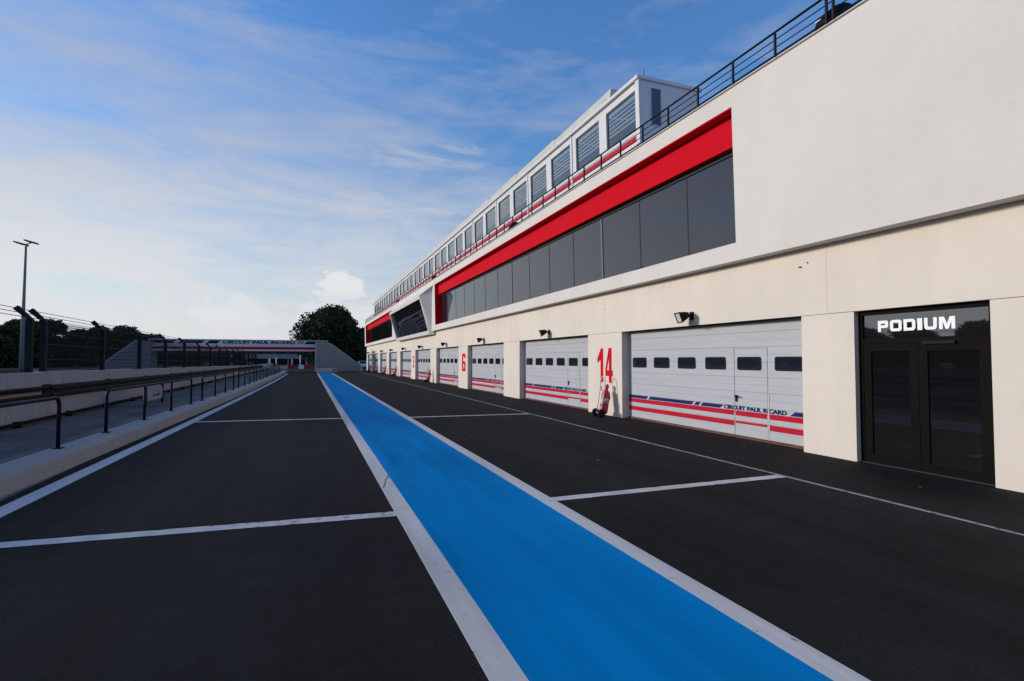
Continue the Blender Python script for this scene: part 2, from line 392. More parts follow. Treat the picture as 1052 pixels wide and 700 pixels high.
# cross lines
quadline(g, [(-3.17, 6.42), (-.95, 6.253), (-.95, 6.443), (-3.16, 6.61)])
quadline(g, [(2.88, 6.05), (6.645, 6.05), (6.645, 6.23), (2.88, 6.23)])
quadline(g, [(-2.97, 17.1), (.94, 16.62), (.94, 16.84), (-2.97, 17.32)])
quadline(g, [(2.88, 16.2), (6.645, 15.9), (6.645, 16.08), (2.88, 16.4)])
struct('white_lane_marking', g, 'white_line')
g = MB(); quadline(g, [(-.95, 6.253), (.94, 6.11), (.94, 6.30), (-.95, 6.443)]); struct('worn_lane_marking', g, 'worn_line')
c_ = MB(); pts_ = [(1.135, 8.30), (1.10, 8.12), (1.05, 7.95), (1.02, 7.72), (.965, 7.50)]
for (xa, ya), (xb, yb) in zip(pts_[:-1], pts_[1:]): c_.poly([(xa - .006, ya, .006), (xb - .006, yb, .006), (xb + .006, yb, .006), (xa + .006, ya, .006)])
struct('road_joint', c_, 'groove')
g = MB(); quadline(g, [(6.645, -6), (6.715, -6), (6.715, 84), (6.645, 84)]); struct('thin_lane_marking', g, 'thin_line')

# ------------------------------------------------------------------ pit building
WX = 8.80; LZ = 2.575; SZ = 3.86; PZ = 7.58; YE = 90.2
DOORS = [7.60 + 8.385 * k for k in range(10)]; DW = 6.30
bld = empty('pit_building', (12, 40, 0), 'long cream and white two storey pit building with a row of garage doors', 'building')
g = MB()
holes = [(y, y + DW, 0, LZ) for y in DOORS]; holes[-1] = (DOORS[-1], DOORS[-1] + 5.6, 0, LZ)
holes = [(4.565, 6.545, 0, LZ)] + holes
g.sheet_holes(WX, WX + .62, (-14, YE), (0, LZ), holes, 'ground_wall', 'reveal')
build('ground_floor_wall', g, None, bld)
g = MB(); g.box(WX - .004, WX + .6, -14, YE, LZ + .009, SZ - .002); build('lintel_band', g, 'ground_wall', bld)
g = MB(); g.box(WX + .012, WX + .5, -14, YE, LZ + .0005, LZ + .0085); build('lintel_joint', g, 'groove', bld)
# vertical panel joints in the band above the doors
for y in [7.05] + [y + DW + 1.0 for y in DOORS[:-1]]:
    g = MB(); g.box(WX - .0065, WX - .0045, y - .006, y + .006, LZ + .02, SZ - .01); build('panel_joint', g, 'reveal', bld)
# small fixings left in the wall
g = MB(); rr = random.Random(3)
for k in range(16):
    y = rr.uniform(7, 40); z = rr.uniform(2.95, 3.7); f_ = MB(); f_.box(WX - .02, WX - .005, y - .010, y + .010, z - .010, z + .010); build('wall_fixing', f_, 'black', bld)
g.box(WX - .03, WX - .005, 7.57, 7.62, 3.51, 3.53)
build('wall_fixing', g, 'black', bld)
# upper storey (leans out a touch towards the lane)
REC = [(8.92, 38.1), (59.5, 88.7)]
g = MB(); g.sheet_holes(8.50, 9.12, (-14, YE), (SZ, PZ), [(a, b, 4.22, 7.18) for a, b in REC], 'upper_wall', 'upper_wall')
g.box(8.515, 9.0, -14, YE, SZ + .012, SZ + .06, 'reveal')
build('upper_storey_wall', g.shear(), None, bld)
g = MB(); g.box(9.12, 16, -14, YE, 2.7, 7.1); g.box(9.6, 16, -14, YE, 0, 2.7); build('building_core', g, 'upper_wall', bld)
g = MB(); g.box(8.46, 8.78, -14, YE, PZ + .001, PZ + .022); build('parapet_flashing', g.shear(), 'roof', bld)
# underside of the recess in red, fascia, side reveal
for a, b in REC:
    g = MB(); g.box(8.765, 8.88, a + .003, b - .003, 6.45, 7.150); g.box(8.505, 9.08, a + .003, b - .003, 7.152, 7.177)
    g.box(8.51, 9.08, b - .028, b - .002, 4.224, 7.150)
    build('red_fascia', g.shear(), 'red', bld)
    g = MB(); g.box(8.50, 9.05, a + .003, b - .03, 4.222, 4.245); build('sill', g.shear(), 'upper_wall', bld)
    g = MB(); g.box(8.93, 9.0, a + .01, b - .03, 6.36, 6.437); g.box(8.93, 9.0, a + .01, b - .03, 4.247, 4.30)
    build('window_frame', g.shear(), 'mullion', bld)
    n = 14; st = (b - a) / n
    for k in range(n):
        g = MB(); g.box(8.965, 8.98, a + k * st + .018, a + (k + 1) * st - .018 - (.03 if k == n - 1 else 0), 4.30, 6.36)
        p = build('window', g.shear(), 'tint_glass' if a < 20 else 'dark_glass', bld)
    for k in range(1, n):
        g = MB(); g.box(8.958, 8.99, a + k * st - .018, a + k * st + .018, 4.30, 6.36); build('window_mullion', g.shear(), 'mullion', bld)
    # interior blinds edges: pale rolled strips
    for k in ((3, 7) if a < 20 else ()):
        g = MB(); g.box(8.948, 8.9575, a + k * st + .03, a + k * st + .10, 4.32, 6.34); build('window_strip', g.shear(), 'lamp_steel', bld)
# tilted glass bay
y0, y1 = 39.6, 55.6
g = MB()
A = Vector((7.60, 0, 6.50)); B_ = Vector((8.40, 0, 3.64)); dn = (B_ - A).normalized(); nrm = Vector((-dn.z, 0, dn.x)); nrm = nrm if nrm.x > 0 else -nrm   # inward
prof = [(A.x, A.z), (8.41, 7.2), (8.70, 7.2), (8.70, 3.62), (B_.x, B_.z)]
L_ = (B_ - A).length; fr = .22
def P(t, y, d): q = A + dn * t + nrm * d; return (q.x, y, q.z)
# frame ring on the tilted face with a recessed reveal
ti, tj, yi, yj = fr, L_ - fr - .05, y0 + fr, y1 - fr
for (a0, a1, b0, b1) in ((0, ti, y0, y1), (tj, L_, y0, y1), (ti, tj, y0, yi), (ti, tj, yj, y1)):
    g.poly([P(a0, b1, 0), P(a1, b1, 0), P(a1, b0, 0), P(a0, b0, 0)])
for (a0, b0, a1, b1) in ((ti, yi, ti, yj), (tj, yi, tj, yj), (ti, yi, tj, yi), (ti, yj, tj, yj)):
    g.poly([P(a0, b0, 0), P(a1, b1, 0), P(a1, b1, .2), P(a0, b0, .2)])
SPL = [0, 1.0, 1.0, .35, 0]                                          # the sides splay back to the facade
near = [(x, y0 - SPL[k], z) for k, (x, z) in enumerate(prof)]; far = [(x, y1 + SPL[k], z) for k, (x, z) in enumerate(prof)]
for side in (near, far):
    for tri in ((0, 1, 2), (0, 2, 3), (0, 3, 4)): g.poly([side[k] for k in tri])
for (p, q) in ((0, 1), (1, 2), (3, 4)): g.poly([near[p], near[q], far[q], far[p]])
bay = build('glass_bay', g, 'upper_wall', bld)
g = MB(); g.poly([P(ti, yj, .18), P(tj, yj, .18), P(tj, yi, .18), P(ti, yi, .18)]); build('bay_pane', g, 'dark_glass', bay)
for k in range(1, 12):
    g = MB(); y = yi + (yj - yi) * k / 12; w = .03
    g.prism([P(ti, y - w, .16), P(ti, y + w, .16), P(tj, y + w, .16), P(tj, y - w, .16)], nrm * .015); build('bay_mullion', g, 'mullion', bay)

# garage doors -------------------------------------------------------------
DX = 9.05
def garage_door():
    y0, y1 = DOORS[0], DOORS[0] + DW
    g = MB(); nsec = 8; hs = (LZ + .1 - .05) / nsec
    for k in range(nsec):
        z0 = .05 + k * hs
        for j in range(2):
            a = z0 + j * hs / 2
            g.box(DX + (.004 if j == 0 else .007), DX + .045, y0 - .1, y1 + .1, a + (.006 if j == 0 else .001), a + hs / 2 - .001, 'door_white')
        g.box(DX + .02, DX + .04, y0 - .1, y1 + .1, z0 - .001, z0 + .0055, 'door_seam')
    d = build('garage_door', g, None, bld)
    g = MB(); g.box(DX - .03, DX + .05, y0, y1, .0, .047); build('threshold', g, 'rust_sill', d)
    for k in range(6):
        ya = 7.795 + 1.0425 * k; g = MB()
        o = outline_obj('window', [rrect(0, .68, 1.515, 1.81, .05), rrect(.035, .645, 1.55, 1.775, .03)], .012, onwall(DX + .002, ya + .68), 'black', d)
        g.box(DX - .004, DX + .002, ya + .03, ya + .65, 1.545, 1.78); build('window_pane', g, 'tint_glass', d)
    s = lambda q: y1 - q
    z1, z2, z3, z4, z5 = .70, .605, .49, .37, .255
    g = MB(); X0, X1 = DX - .003, DX + .0035
    def bar(qa, qb, za, zb, m, sl=(0, 0)):
        # slanted ends: top leans to the viewer's right
        pts = [(X1, s(qa), za), (X1, s(qb), za), (X1, s(qb + sl[1]), zb), (X1, s(qa + sl[0]), zb)]
        g.prism(pts, (X0 - X1, 0, 0), m)
    for (a, b, sl) in ((0, .86, (0, .10)), (.97, 2.80, (.10, .10)), (2.90, 3.05, (.10, .10)), (3.14, 3.80, (.10, .12)), (5.78, 6.3, (.12, 0))):
        bar(a, b, z2 + .01, z1, 'stripe_blue', sl)
    for a, b in ((0, 4.25), (4.31, 5.19), (5.25, 6.3)): bar(a, b, z3, z2 - .004, 'stripe_red')
    for a, b in ((0, 4.25), (5.25, 6.3)): bar(a, b, z5, z4, 'stripe_red')
    bar(4.31, 5.19, z4 - .05, z4, 'stripe_red')
    build('painted_stripes', g, None, d)
    text_obj('lettering', 'CIRCUIT PAUL RICARD', .092, 1.76, .004, lambda x, y, q: (DX + .003 - q, s(3.94) - x, .615 + y), 'stripe_blue', d, bold=.045)
    g = MB()
    for q in (4.28, 5.22): g.box(DX - .002, DX + .0035, s(q + .006), s(q - .006), .05, 2.0, 'door_seam')
    g.box(DX - .002, DX + .0035, s(5.214), s(4.286), 1.992, 2.003, 'door_seam')
    g.box(DX - .004, DX + .003, s(5.26), s(5.235), .05, 1.0, 'stripe_white')
    build('wicket_seam', g, None, d)
    g = MB(); g.box(DX - .02, DX + .004, s(4.37), s(4.32), .80, .95); g.tube([(DX - .015, s(4.345), .92), (DX - .055, s(4.345), .92), (DX - .055, s(4.48), .92)], .012)
    build('handle', g, 'black', d)
    return d
gd = garage_door()
for k in range(1, 10):
    c = copy_tree(gd, bld); c.location = (0, DOORS[k] - DOORS[0], 0)
# numbers on the pillars -----------------------------------------------------
def digit_loops(ch, x, w, h):
    t = w * .42
    if ch == '1': return [[(x + w * .55, 0), (x + w * 1.02, 0), (x + w * 1.02, h), (x + w * .62, h), (x, h * .70), (x, h * .56), (x + w * .55, h * .66)]]
    if ch == '4': return [[(x + w * .52, 0), (x + w * .94, 0), (x + w * .94, h * .19), (x + w * 1.1, h * .19), (x + w * 1.1, h * .36), (x + w * .94, h * .36), (x + w * .94, h), (x + w * .50, h), (x, h * .40), (x, h * .19), (x + w * .52, h * .19)],
                          [(x + w * .24, h * .36), (x + w * .53, h * .36), (x + w * .53, h * .70)]]
    if ch == '6': return [[(x + w * .2, 0), (x + w * .8, 0), (x + w, h * .08), (x + w, h * .48), (x + w * .8, h * .57), (x + w * .38, h * .57), (x + w * .38, h * .80), (x + w * .46, h * .84), (x + w * .62, h * .84), (x + w * .64, h * .72), (x + w, h * .72), (x + w, h * .90), (x + w * .8, h), (x + w * .2, h), (x, h * .90), (x, h * .1)],
                          [(x + w * .38, h * .16), (x + w * .62, h * .16), (x + w * .62, h * .42), (x + w * .38, h * .42)]]
    return [[(x, h * .08), (x + w * .2, 0), (x + w * .8, 0), (x + w, h * .1), (x + w, h * .55), (x + w * .8, h * .64), (x + w * .38, h * .64), (x + w * .38, h * .83), (x + w, h * .83), (x + w, h), (x, h), (x, h * .48), (x + w * .55, h * .48), (x + w * .62, h * .44), (x + w * .62, h * .2), (x + w * .38, h * .16), (x + w * .38, h * .28), (x, h * .28)]]
pl = onwall(WX - .0005, 0)
lp = digit_loops('1', 0, .36, 1.09) + digit_loops('4', .50, .40, 1.09)
outline_obj('painted_number', lp, .004, lambda x, y, d: (WX - d, 15.36 - x, 1.02 + y), 'number_red', bld)
outline_obj('painted_number', digit_loops('6', 0, .80, 1.10), .004, lambda x, y, d: (WX - d, 31.92 - x, 1.02 + y), 'number_red', bld)
outline_obj('painted_number', digit_loops('5', 0, .62, 1.06), .004, lambda x, y, d: (WX - d, 48.62 - x, 1.0 + y), 'number_red', bld)
# podium entrance --------------------------------------------------------------
ya, yb = 4.565, 6.545; EX = 8.90
g = MB()
for b in ((ya + .003, ya + .07, .02, LZ), (yb - .075, yb - .003, .02, LZ)): g.box(EX, EX + .09, b[0], b[1], b[2], b[3] - .003)
g.box(EX, EX + .09, ya + .07, yb - .075, LZ - .075, LZ - .003); g.box(EX, EX + .09, ya + .07, yb - .075, 2.02, 2.10)
ent = build('entrance_door', g, 'alu', bld)
g = MB(); g.box(EX - .02, EX + .12, ya + .003, yb - .003, 0, .018); build('threshold', g, 'mullion', ent)
def leaf(a, b):
    g = MB(); w = .13
    g.box(EX + .01, EX + .06, a, a + w, .022, 2.017); g.box(EX + .01, EX + .06, b - w, b, .022, 2.017)
    g.box(EX + .01, EX + .06, a + w, b - w, 1.885, 2.017); g.box(EX + .01, EX + .06, a + w, b - w, .022, .16)
    o = build('door_leaf', g, 'alu', ent)
    return o
leaf(ya + .073, 5.582); leaf(5.588, yb - .078)
g = MB(); g.box(EX + .03, EX + .04, ya + .2, 5.455, .16, 1.885); build('door_pane', g, 'dark_glass', ent)
g = MB(); g.box(EX + .03, EX + .04, 5.715, yb - .205, .16, 1.885); build('door_pane', g, 'dark_glass', ent)
g = MB(); g.box(EX + .03, EX + .04, ya + .07, yb - .075, 2.10, LZ - .075); build('transom_pane', g, 'transom_glass', ent)
g = MB(); g.box(EX - .03, EX + .01, 5.05, 5.5, 1.99, 2.035)
build('door_closer', g, 'black', ent)
# heavy square lettering
def block_word(word, h, total):
    W = {'P': 1.0, 'O': 1.08, 'D': 1.05, 'I': .42, 'U': 1.05, 'M': 1.28}; gap = .17; t = .29
    loops = []; x = 0
    for ch in word:
        w = W[ch]
        if ch == 'P': loops += [rr_p(x, w, t), [(x + t, .58), (x + w - t, .58), (x + w - t, .74), (x + t, .74)]]
        if ch == 'O': loops += [rrect(x, x + w, 0, 1, .22, 4), rrect(x + t, x + w - t, .25, .75, .07, 3)]
        if ch == 'D': loops += [[(x, 0)] + arc(x + w - .28, .28, .28, -90, 0) + arc(x + w - .28, .72, .28, 0, 90) + [(x, 1)], rrect(x + t, x + w - t, .25, .75, .07, 3)]
        if ch == 'I': loops += [[(x, 0), (x + w, 0), (x + w, 1), (x, 1)]]
        if ch == 'U': loops += [[(x, 1)] + arc(x + .25, .25, .25, 180, 270) + arc(x + w - .25, .25, .25, 270, 360) + [(x + w, 1), (x + w - t, 1)] + [(x + w - t, .31), (x + w - t - .07, .25), (x + t + .07, .25), (x + t, .31), (x + t, 1)]]
        if ch == 'M': loops += [[(x, 0), (x + .3, 0), (x + .3, .62), (x + .52, 0), (x + w - .52, 0), (x + w - .3, .62), (x + w - .3, 0), (x + w, 0), (x + w, 1), (x + w - .42, 1), (x + w / 2, .42), (x + .42, 1), (x, 1)]]
        x += w + gap
    k = total / (x - gap)
    return [[(a * k, b * h) for a, b in l] for l in loops]
def arc(cx, cy, r, a0, a1, n=5): return [(cx + r * math.cos(R(a0 + (a1 - a0) * i / n)), cy + r * math.sin(R(a0 + (a1 - a0) * i / n))) for i in range(n + 1)]
def rr_p(x, w, t): return [(x, 0), (x + t, 0), (x + t, .34), (x + w - .2, .34)] + arc(x + w - .2, .54, .2, -90, 0) + arc(x + w - .2, .8, .2, 0, 90) + [(x, 1)]
outline_obj('lettering', block_word('PODIUM', .185, 1.15), .008, lambda x, y, d: (EX + .0295 - d, 6.215 - x, 2.21 + y), 'letter_white', ent)

# ------------------------------------------------------------------ rooftop gallery
GX = 8.95; G0, G1 = 12.9, 81.9; PW = 2.0925
gal = empty('rooftop_gallery', (10, 47, 7.3), 'long white glazed viewing gallery on the roof behind the railing', 'gallery')
wh = [(13.12 + PW * k, 13.12 + PW * k + 1.64, 8.47, 9.62) for k in range(32)]
g = MB(); g.sheet_holes(GX, GX + .12, (G0, 80.9), (7.2, 9.84), wh, 'white_paint', 'white_paint'); build('front_wall', g.shear(), None, gal)
g = MB()
g.poly([(9.072, G0, 7.2), (11.05, G0, 7.2), (11.05, G0, 9.84), (9.072, G0, 9.84)]); g.box(10.95, 11.05, G0 + .01, 80.9, 7.2, 9.84)
g.box(9.0, 11.0, 80.75, 80.85, 7.2, 9.84); g.box(9.1, 10.94, G0 + .1, 80.7, 7.2, 7.3)
build('end_wall', g.shear(), 'white_paint', gal)
g = MB(); g.box(GX - .10, 11.15, G0 - .06, 81.0, 9.842, 9.95); build('roof_edge', g.shear(), 'white_paint', gal, bevel=.01)
g = MB()
for k in range(16):
    a = 14.6 + 4.185 * k; b = min(a + 4.17, 80.8)
    ha, hb = 10.40, 10.34
    A4 = [(9.0, a, 9.951), (9.06, a, ha), (11.0, a, ha + .05), (11.0, a, 9.951)]; B4 = [(9.0, b, 9.951), (9.06, b, hb), (11.0, b, hb + .05), (11.0, b, 9.951)]
    g.poly(A4); g.poly(B4[::-1])
    for i in range(4): g.poly([A4[i], B4[i], B4[(i + 1) % 4], A4[(i + 1) % 4]])
build('roof', g.shear(), 'roof', gal)
g = MB(); g.box(GX - .045, GX - .002, G0 - .03, G0 + .14, 7.2, 9.84); build('pilaster', g.shear(), 'white_paint', gal)
for k in range(1, 16):
    g = MB(); g.box(GX - .03, GX - .002, 12.98 + 4.185 * k - .05, 12.98 + 4.185 * k + .05, 7.2, 9.84); build('pilaster', g.shear(), 'white_paint', gal)
g = MB(); g.box(GX - .012, GX - .003, G0 + .15, 80.8, 8.10, 8.26, 'stripe_red'); g.box(GX - .010, GX - .003, G0 + .15, 80.8, 8.33, 8.34, 'lamp_steel')
build('painted_stripes', g.shear(), None, gal)
g = MB(); g.tube([(GX + .05, G0 + .05, 9.95), (GX + .05, G0 + .05, 10.17)], .02, 6); build('roof_mast', g, 'lamp_steel', gal)
def gal_window():
    a, b = wh[0][0], wh[0][1]
    g = MB()
    for q in ((a + .002, a + .03, 8.472, 9.618), (b - .03, b - .002, 8.472, 9.618)): g.box(GX + .03, GX + .08, q[0], q[1], q[2], q[3])
    g.box(GX + .03, GX + .08, a + .03, b - .03, 8.472, 8.50); g.box(GX + .03, GX + .08, a + .03, b - .03, 9.59, 9.618)
    f = build('window', g.shear(), 'lamp_steel', gal)
    g = MB(); g.box(GX + .05, GX + .056, a + .03, b - .03, 8.50, 9.59); build('pane', g.shear(), 'clear_glass', f)
    g = MB()
    for k in range(6):
        z = 8.80 + k * .128; g.box(GX + .075, GX + .085, a - .02, b + .02, z, z + .058)
    g.box(GX + .086, GX + .09, a - .05, b + .05, 9.50, 9.62)
    g.tube([(GX + .1, b, 9.5), (GX + .1, a, 8.75)], .02, 5)
    build('blind', g.shear(), 'slat', f)
    return f
w0 = gal_window()
for k in range(1, 32):
    c = copy_tree(w0, gal); c.location = (0, PW * k, 0)
g = MB(); g.box(9.193, 9.213, G0 - .02, G0 - .004, 8.56, 9.67); g.box(9.54, 9.56, G0 - .02, G0 - .004, 8.56, 9.67); g.box(9.213, 9.54, G0 - .02, G0 - .004, 9.65, 9.67); g.box(9.213, 9.54, G0 - .02, G0 - .004, 8.56, 8.58)
f = build('end_window', g, 'white_paint', gal)
g = MB(); g.box(9.213, 9.54, G0 - .012, G0 - .005, 8.58, 9.65); build('pane', g, 'tint_glass', f)
g = MB(); g.box(9.12, 9.16, G0 + .2, 80.6, 7.4, 8.58); g.box(10.3, 10.32, G0 + .2, 80.6, 7.35, 9.83); build('interior_panel', g, 'dark_room', gal)

# ------------------------------------------------------------------ roof railing
RX = 8.455
rail = empty('roof_railing', (RX, 40, 7.6), 'dark blue steel railing along the white parapet', 'railing')
sh = lambda z: -.024 * (z - SZ)
g = MB(); g.tube([(RX + sh(8.08), -13.9, 8.08), (RX + sh(8.08), 89, 8.08)], .022, 8); build('top_rail', g, 'navy_rail', rail)
for z in (7.93, 7.78, 7.63):
    g = MB(); g.tube([(RX + sh(z), -13.9, z), (RX + sh(z), 89, z)], .011 if z > 7.7 else .02, 6); build('middle_rail' if z > 7.7 else 'bottom_rail', g, 'navy_rail', rail)
g = MB(); g.box(RX - .02 + sh(7.85), RX + .02 + sh(7.85), 6.575, 6.61, 7.604, 8.06)
post = build('post', g, 'navy_rail', rail)
for k in range(-18, 75):
    if k == 0: continue
    c = post.copy(); col.objects.link(c); c.parent = rail; c.location = (0, 1.1 * k, 0)
c = post.copy(); col.objects.link(c); c.parent = rail; c.location = (0, -.13, 0)

# parapet lamps: dark rounded housings clipped to the parapet
def parapet_lamp():
    y = 6.67
    t = empty('parapet_lamp', (8.60, y, PZ), 'big black rounded lamp housing on the parapet nearest the podium end', 'lamp', 'black lamps along the parapet')
    g = MB(); g.lathe([(.02, -.27), (.17, -.27), (.25, -.24), (.285, -.15), (.29, .05), (.28, .17), (.24, .24), (.1, .28)], (8.70, y, 7.70), (.12, 1, 0), 28)
    build('housing', g, 'black', t)
    g = MB(); g.box(8.62, 8.86, y - .05, y + .05, 7.58, 7.66); build('bracket', g, 'black', t)
    g = MB(); g.box(8.445, 8.452, y + .10, y + .22, 7.80, 7.815); build('glint_strip', g, 'letter_white', t)  # glint on the dark housing, put in as a thin white strip
    return t
pl0 = parapet_lamp()
for y, lab in ((22.6, 'black lamp on the parapet above the right part of the near tinted windows'), (39.1, 'black lamp on the parapet beside the near end of the tilted glass bay'), (56.5, 'black lamp on the parapet beyond the tilted glass bay')):
    c = copy_tree(pl0); c.location = (8.60, y, PZ); c['label'] = lab

# ------------------------------------------------------------------ floodlights over the doors
def floodlight():
    y = 10.72
    t = empty('floodlight', (WX, y, 2.82), 'black wall floodlight over the wide garage door beside the podium entrance', 'floodlight', 'black floodlights over the garage doors')
    g = MB(); g.box(WX - .03, WX - .0045, y - .07, y + .07, 2.72, 2.92); g.box(WX - .13, WX - .03, y - .03, y + .03, 2.79, 2.85); build('bracket', g, 'black', t, bevel=.006)
    g = MB()
    d = Vector((-.90, .30, -.34)).normalized(); u = Vector((0, 0, 1)).cross(d).normalized(); w = d.cross(u); c0 = Vector((WX - .10, y + .02, 2.86))
    def ring(q, a, b): c = c0 + d * q; return [c + u * a + w * b, c - u * a + w * b, c - u * a - w * b, c + u * a - w * b]
    rings = [ring(0, .06, .05), ring(.12, .13, .095), ring(.24, .165, .125), ring(.27, .175, .135)]
    g.poly(rings[0])
    for r1, r2 in zip(rings[:-1], rings[1:]):
        for i in range(4): j = (i + 1) % 4; g.poly([r1[i], r1[j], r2[j], r2[i]])
    inn = ring(.27, .155, .115); dp = ring(.25, .152, .112)
    for i in range(4): j = (i + 1) % 4; g.poly([rings[-1][i], rings[-1][j], inn[j], inn[i]]); g.poly([inn[i], inn[j], dp[j], dp[i]])
    build('housing', g, 'black', t)
    g = MB(); g.poly(ring(.252, .15, .11)); build('lamp_glass', g, 'lens', t)
    return t
fl = floodlight()
FL = ['black floodlight over the second garage door, left of the painted 14', 'black floodlight over the garage door between two plain pillars, third from the podium', 'black floodlight over the fourth garage door, just past the red painted 6',
      'black floodlight over the fifth garage door, one before the second red number', 'black floodlight over the sixth garage door from the podium, below the glass bay', 'black floodlight over the seventh garage door from the podium',
      'black floodlight over the third garage door from the far end', 'black floodlight over the second garage door from the far end', 'black floodlight over the farthest garage door']
for k in range(1, 10):
    c = copy_tree(fl); c.location = (WX, 10.72 + 8.385 * k - (.5 if k == 9 else 0), 2.82); c['label'] = FL[k - 1]

# ------------------------------------------------------------------ extinguisher trolleys
def trolley():
    y = 14.38; x = 8.42
    t = empty('extinguisher_trolley', (x, y, 0), 'red and white wheeled fire extinguisher leaning below the painted 14', 'fire extinguisher', 'wheeled fire extinguishers by the pillars')
    lean = Vector((.22, .06, 1)).normalized(); b = Vector((x, y, .10))
    g = MB(); g.lathe([(.09, 0), (.12, .02), (.13, .06), (.13, .58), (.11, .66), (.05, .73), (.04, .77)], b, lean, 20); build('cylinder', g, 'ext_red', t)
    g = MB(); g.lathe([(.1325, .30), (.1325, .46)], b, lean, 20); build('label_band', g, 'stripe_white', t)
    g = MB(); g.lathe([(.045, .77), (.055, .80), (.055, .87), (.03, .91)], b, lean, 12)
    q = b + lean * .85; g.tube([q + Vector((0, -.08, 0)), q + Vector((0, .10, .02))], .015, 6); build('valve', g, 'ext_red', t)
    g = MB(); pts = []
    for k in range(22):
        a = k / 21 * 4.6; pts.append(b + lean * (.85 - .13 * a) + Vector((-.16 * math.cos(a * 1.3) - .02, .16 * math.sin(a * 1.3), 0)))
    g.tube(pts, .014, 6); build('hose', g, 'ext_red', t)
    g = MB(); f0 = b + Vector((-.13, .04, 0))
    for s in (-1, 1):
        g.tube([f0 + Vector((0, s * .13, -.02)), f0 + lean * .75 + Vector((.0, s * .13, 0)), f0 + lean * 1.0 + Vector((-.03, s * .13, 0))], .014, 6)
    h0 = f0 + lean * 1.0 + Vector((-.03, 0, 0))
    arcp = [h0 + Vector((0, .13 * math.cos(a), 0)) + lean * (.16 * math.sin(a)) for a in [math.pi * k / 10 for k in range(11)]]
    g.tube(arcp, .014, 6); g.tube([f0 + lean * .45 + Vector((0, -.13, 0)), f0 + lean * .45 + Vector((0, .13, 0))], .012, 6)
    g.tube([f0 + Vector((0, -.18, .025)), f0 + Vector((0, .18, .025))], .014, 6)
    build('handle_frame', g, 'stripe_white', t)
    for s in (-1, 1):
        g = MB(); c = Vector((x - .13, y + .04 + s * .18, .125)); g.lathe([(.06, -.03), (.11, -.03), (.125, -.018), (.125, .018), (.11, .03), (.06, .03)], c, (0, 1, 0), 20)
        wq = build('wheel', g, 'rubber', t)
    return t
tr = trolley()
for y, lab in ((40.2, 'red wheeled extinguisher between the fourth and fifth garage doors from the podium'), (57.2, 'red wheeled extinguisher by the pillar past the sixth garage door'),
               (65.4, 'small dark red wheeled extinguisher past the seventh garage door'), (73.8, 'distant red wheeled extinguisher past the eighth garage door'), (82.2, 'farthest red wheeled extinguisher, before the last garage door')):
    c = copy_tree(tr); c.location = (8.42, y, 0); c['label'] = lab

# ------------------------------------------------------------------ curb with hand rails on the left
KB = [(-8, -4.05), (9, -3.62), (17, -3.39), (26, -3.16), (35, -3.0), (57, -2.80), (78, -2.65)]
def kx(y):
    for (a, xa), (b, xb) in zip(KB[:-1], KB[1:]):
        if y <= b: return xa + (xb - xa) * (y - a) / (b - a)
    return KB[-1][1]
g = MB(); e = MB()
for (a, xa), (b, xb) in zip(KB[:-1], KB[1:]):
    sec = lambda x: [(x, 0), (x - .05, .20), (x - .08, .225), (x - .52, .235), (x - .54, 0)]
    s1 = [(x, a, z) for x, z in sec(xa)]; s2 = [(x, b, z) for x, z in sec(xb)]
    for i in range(4): g.poly([s1[i], s2[i], s2[i + 1], s1[i + 1]])
    e.prism([(xa - .50, a, .236), (xa - .555, a, .236), (xa - .555, a, .0), (xa - .545, a, .0), (xa - .545, a, .228), (xa - .50, a, .2365)], (xb - xa, b - a, 0))
kb = build('curb_wall', g, 'kerb_conc', None, (-3.6, 9, 0)); tag(kb, 'low pale concrete curb wall along the left of the lane', 'curb wall')
build('curb_edge', e, 'kerb_edge', kb)
sect = [(4.0, 11.35, 4)] + [(13.45 + 9.2 * k, 20.9 + 9.2 * k, 4) for k in range(6)]
SL = ['nearest dark tubular hand rail, cut by the left photo edge', 'second dark tubular hand rail, with the white board seen behind it', 'third dark tubular hand rail from the camera on the curb', 'fourth dark tubular hand rail from the camera on the curb', 'fifth dark tubular hand rail from the camera on the curb', 'sixth dark tubular hand rail from the camera on the curb', 'farthest dark tubular hand rail on the curb']
for (ya, yb, n), lab in zip(sect, SL):
    t = empty('hand_rail', (kx(ya) - .44, ya, .23), lab, 'railing', 'hand rails on the curb wall')
    pt = lambda y, z: (kx(y) - .44, y, z)
    g = MB(); r = .14; tp = 1.10
    pts = [pt(ya, .24)] + [pt(ya, tp - r)] + [pt(ya + r - r * math.cos(a), tp - r + r * math.sin(a)) for a in [math.pi / 2 * k / 5 for k in range(1, 6)]]
    pts += [pt(ya + (yb - ya) * k / 4, tp) for k in range(1, 4)]
    pts += [pt(yb - r + r * math.sin(a), tp - r + r * math.cos(a)) for a in [math.pi / 2 * k / 5 for k in range(0, 6)]] + [pt(yb, .24)]
    g.tube(pts, .031, 10); build('top_rail', g, 'navy_rail', t)
    for k in range(1, n - 1):
        y = ya + (yb - ya) * k / (n - 1); g = MB(); g.tube([pt(y, .236), pt(y, tp - .01)], .030, 10); build('post', g, 'navy_rail', t)
    for k in range(n):
        y = ya + (yb - ya) * k / (n - 1); g = MB(); x_, _, _ = pt(y, 0); g.box(x_ - .07, x_ + .07, y - .07, y + .07, .232, .248); build('base_plate', g, 'navy_rail', t)

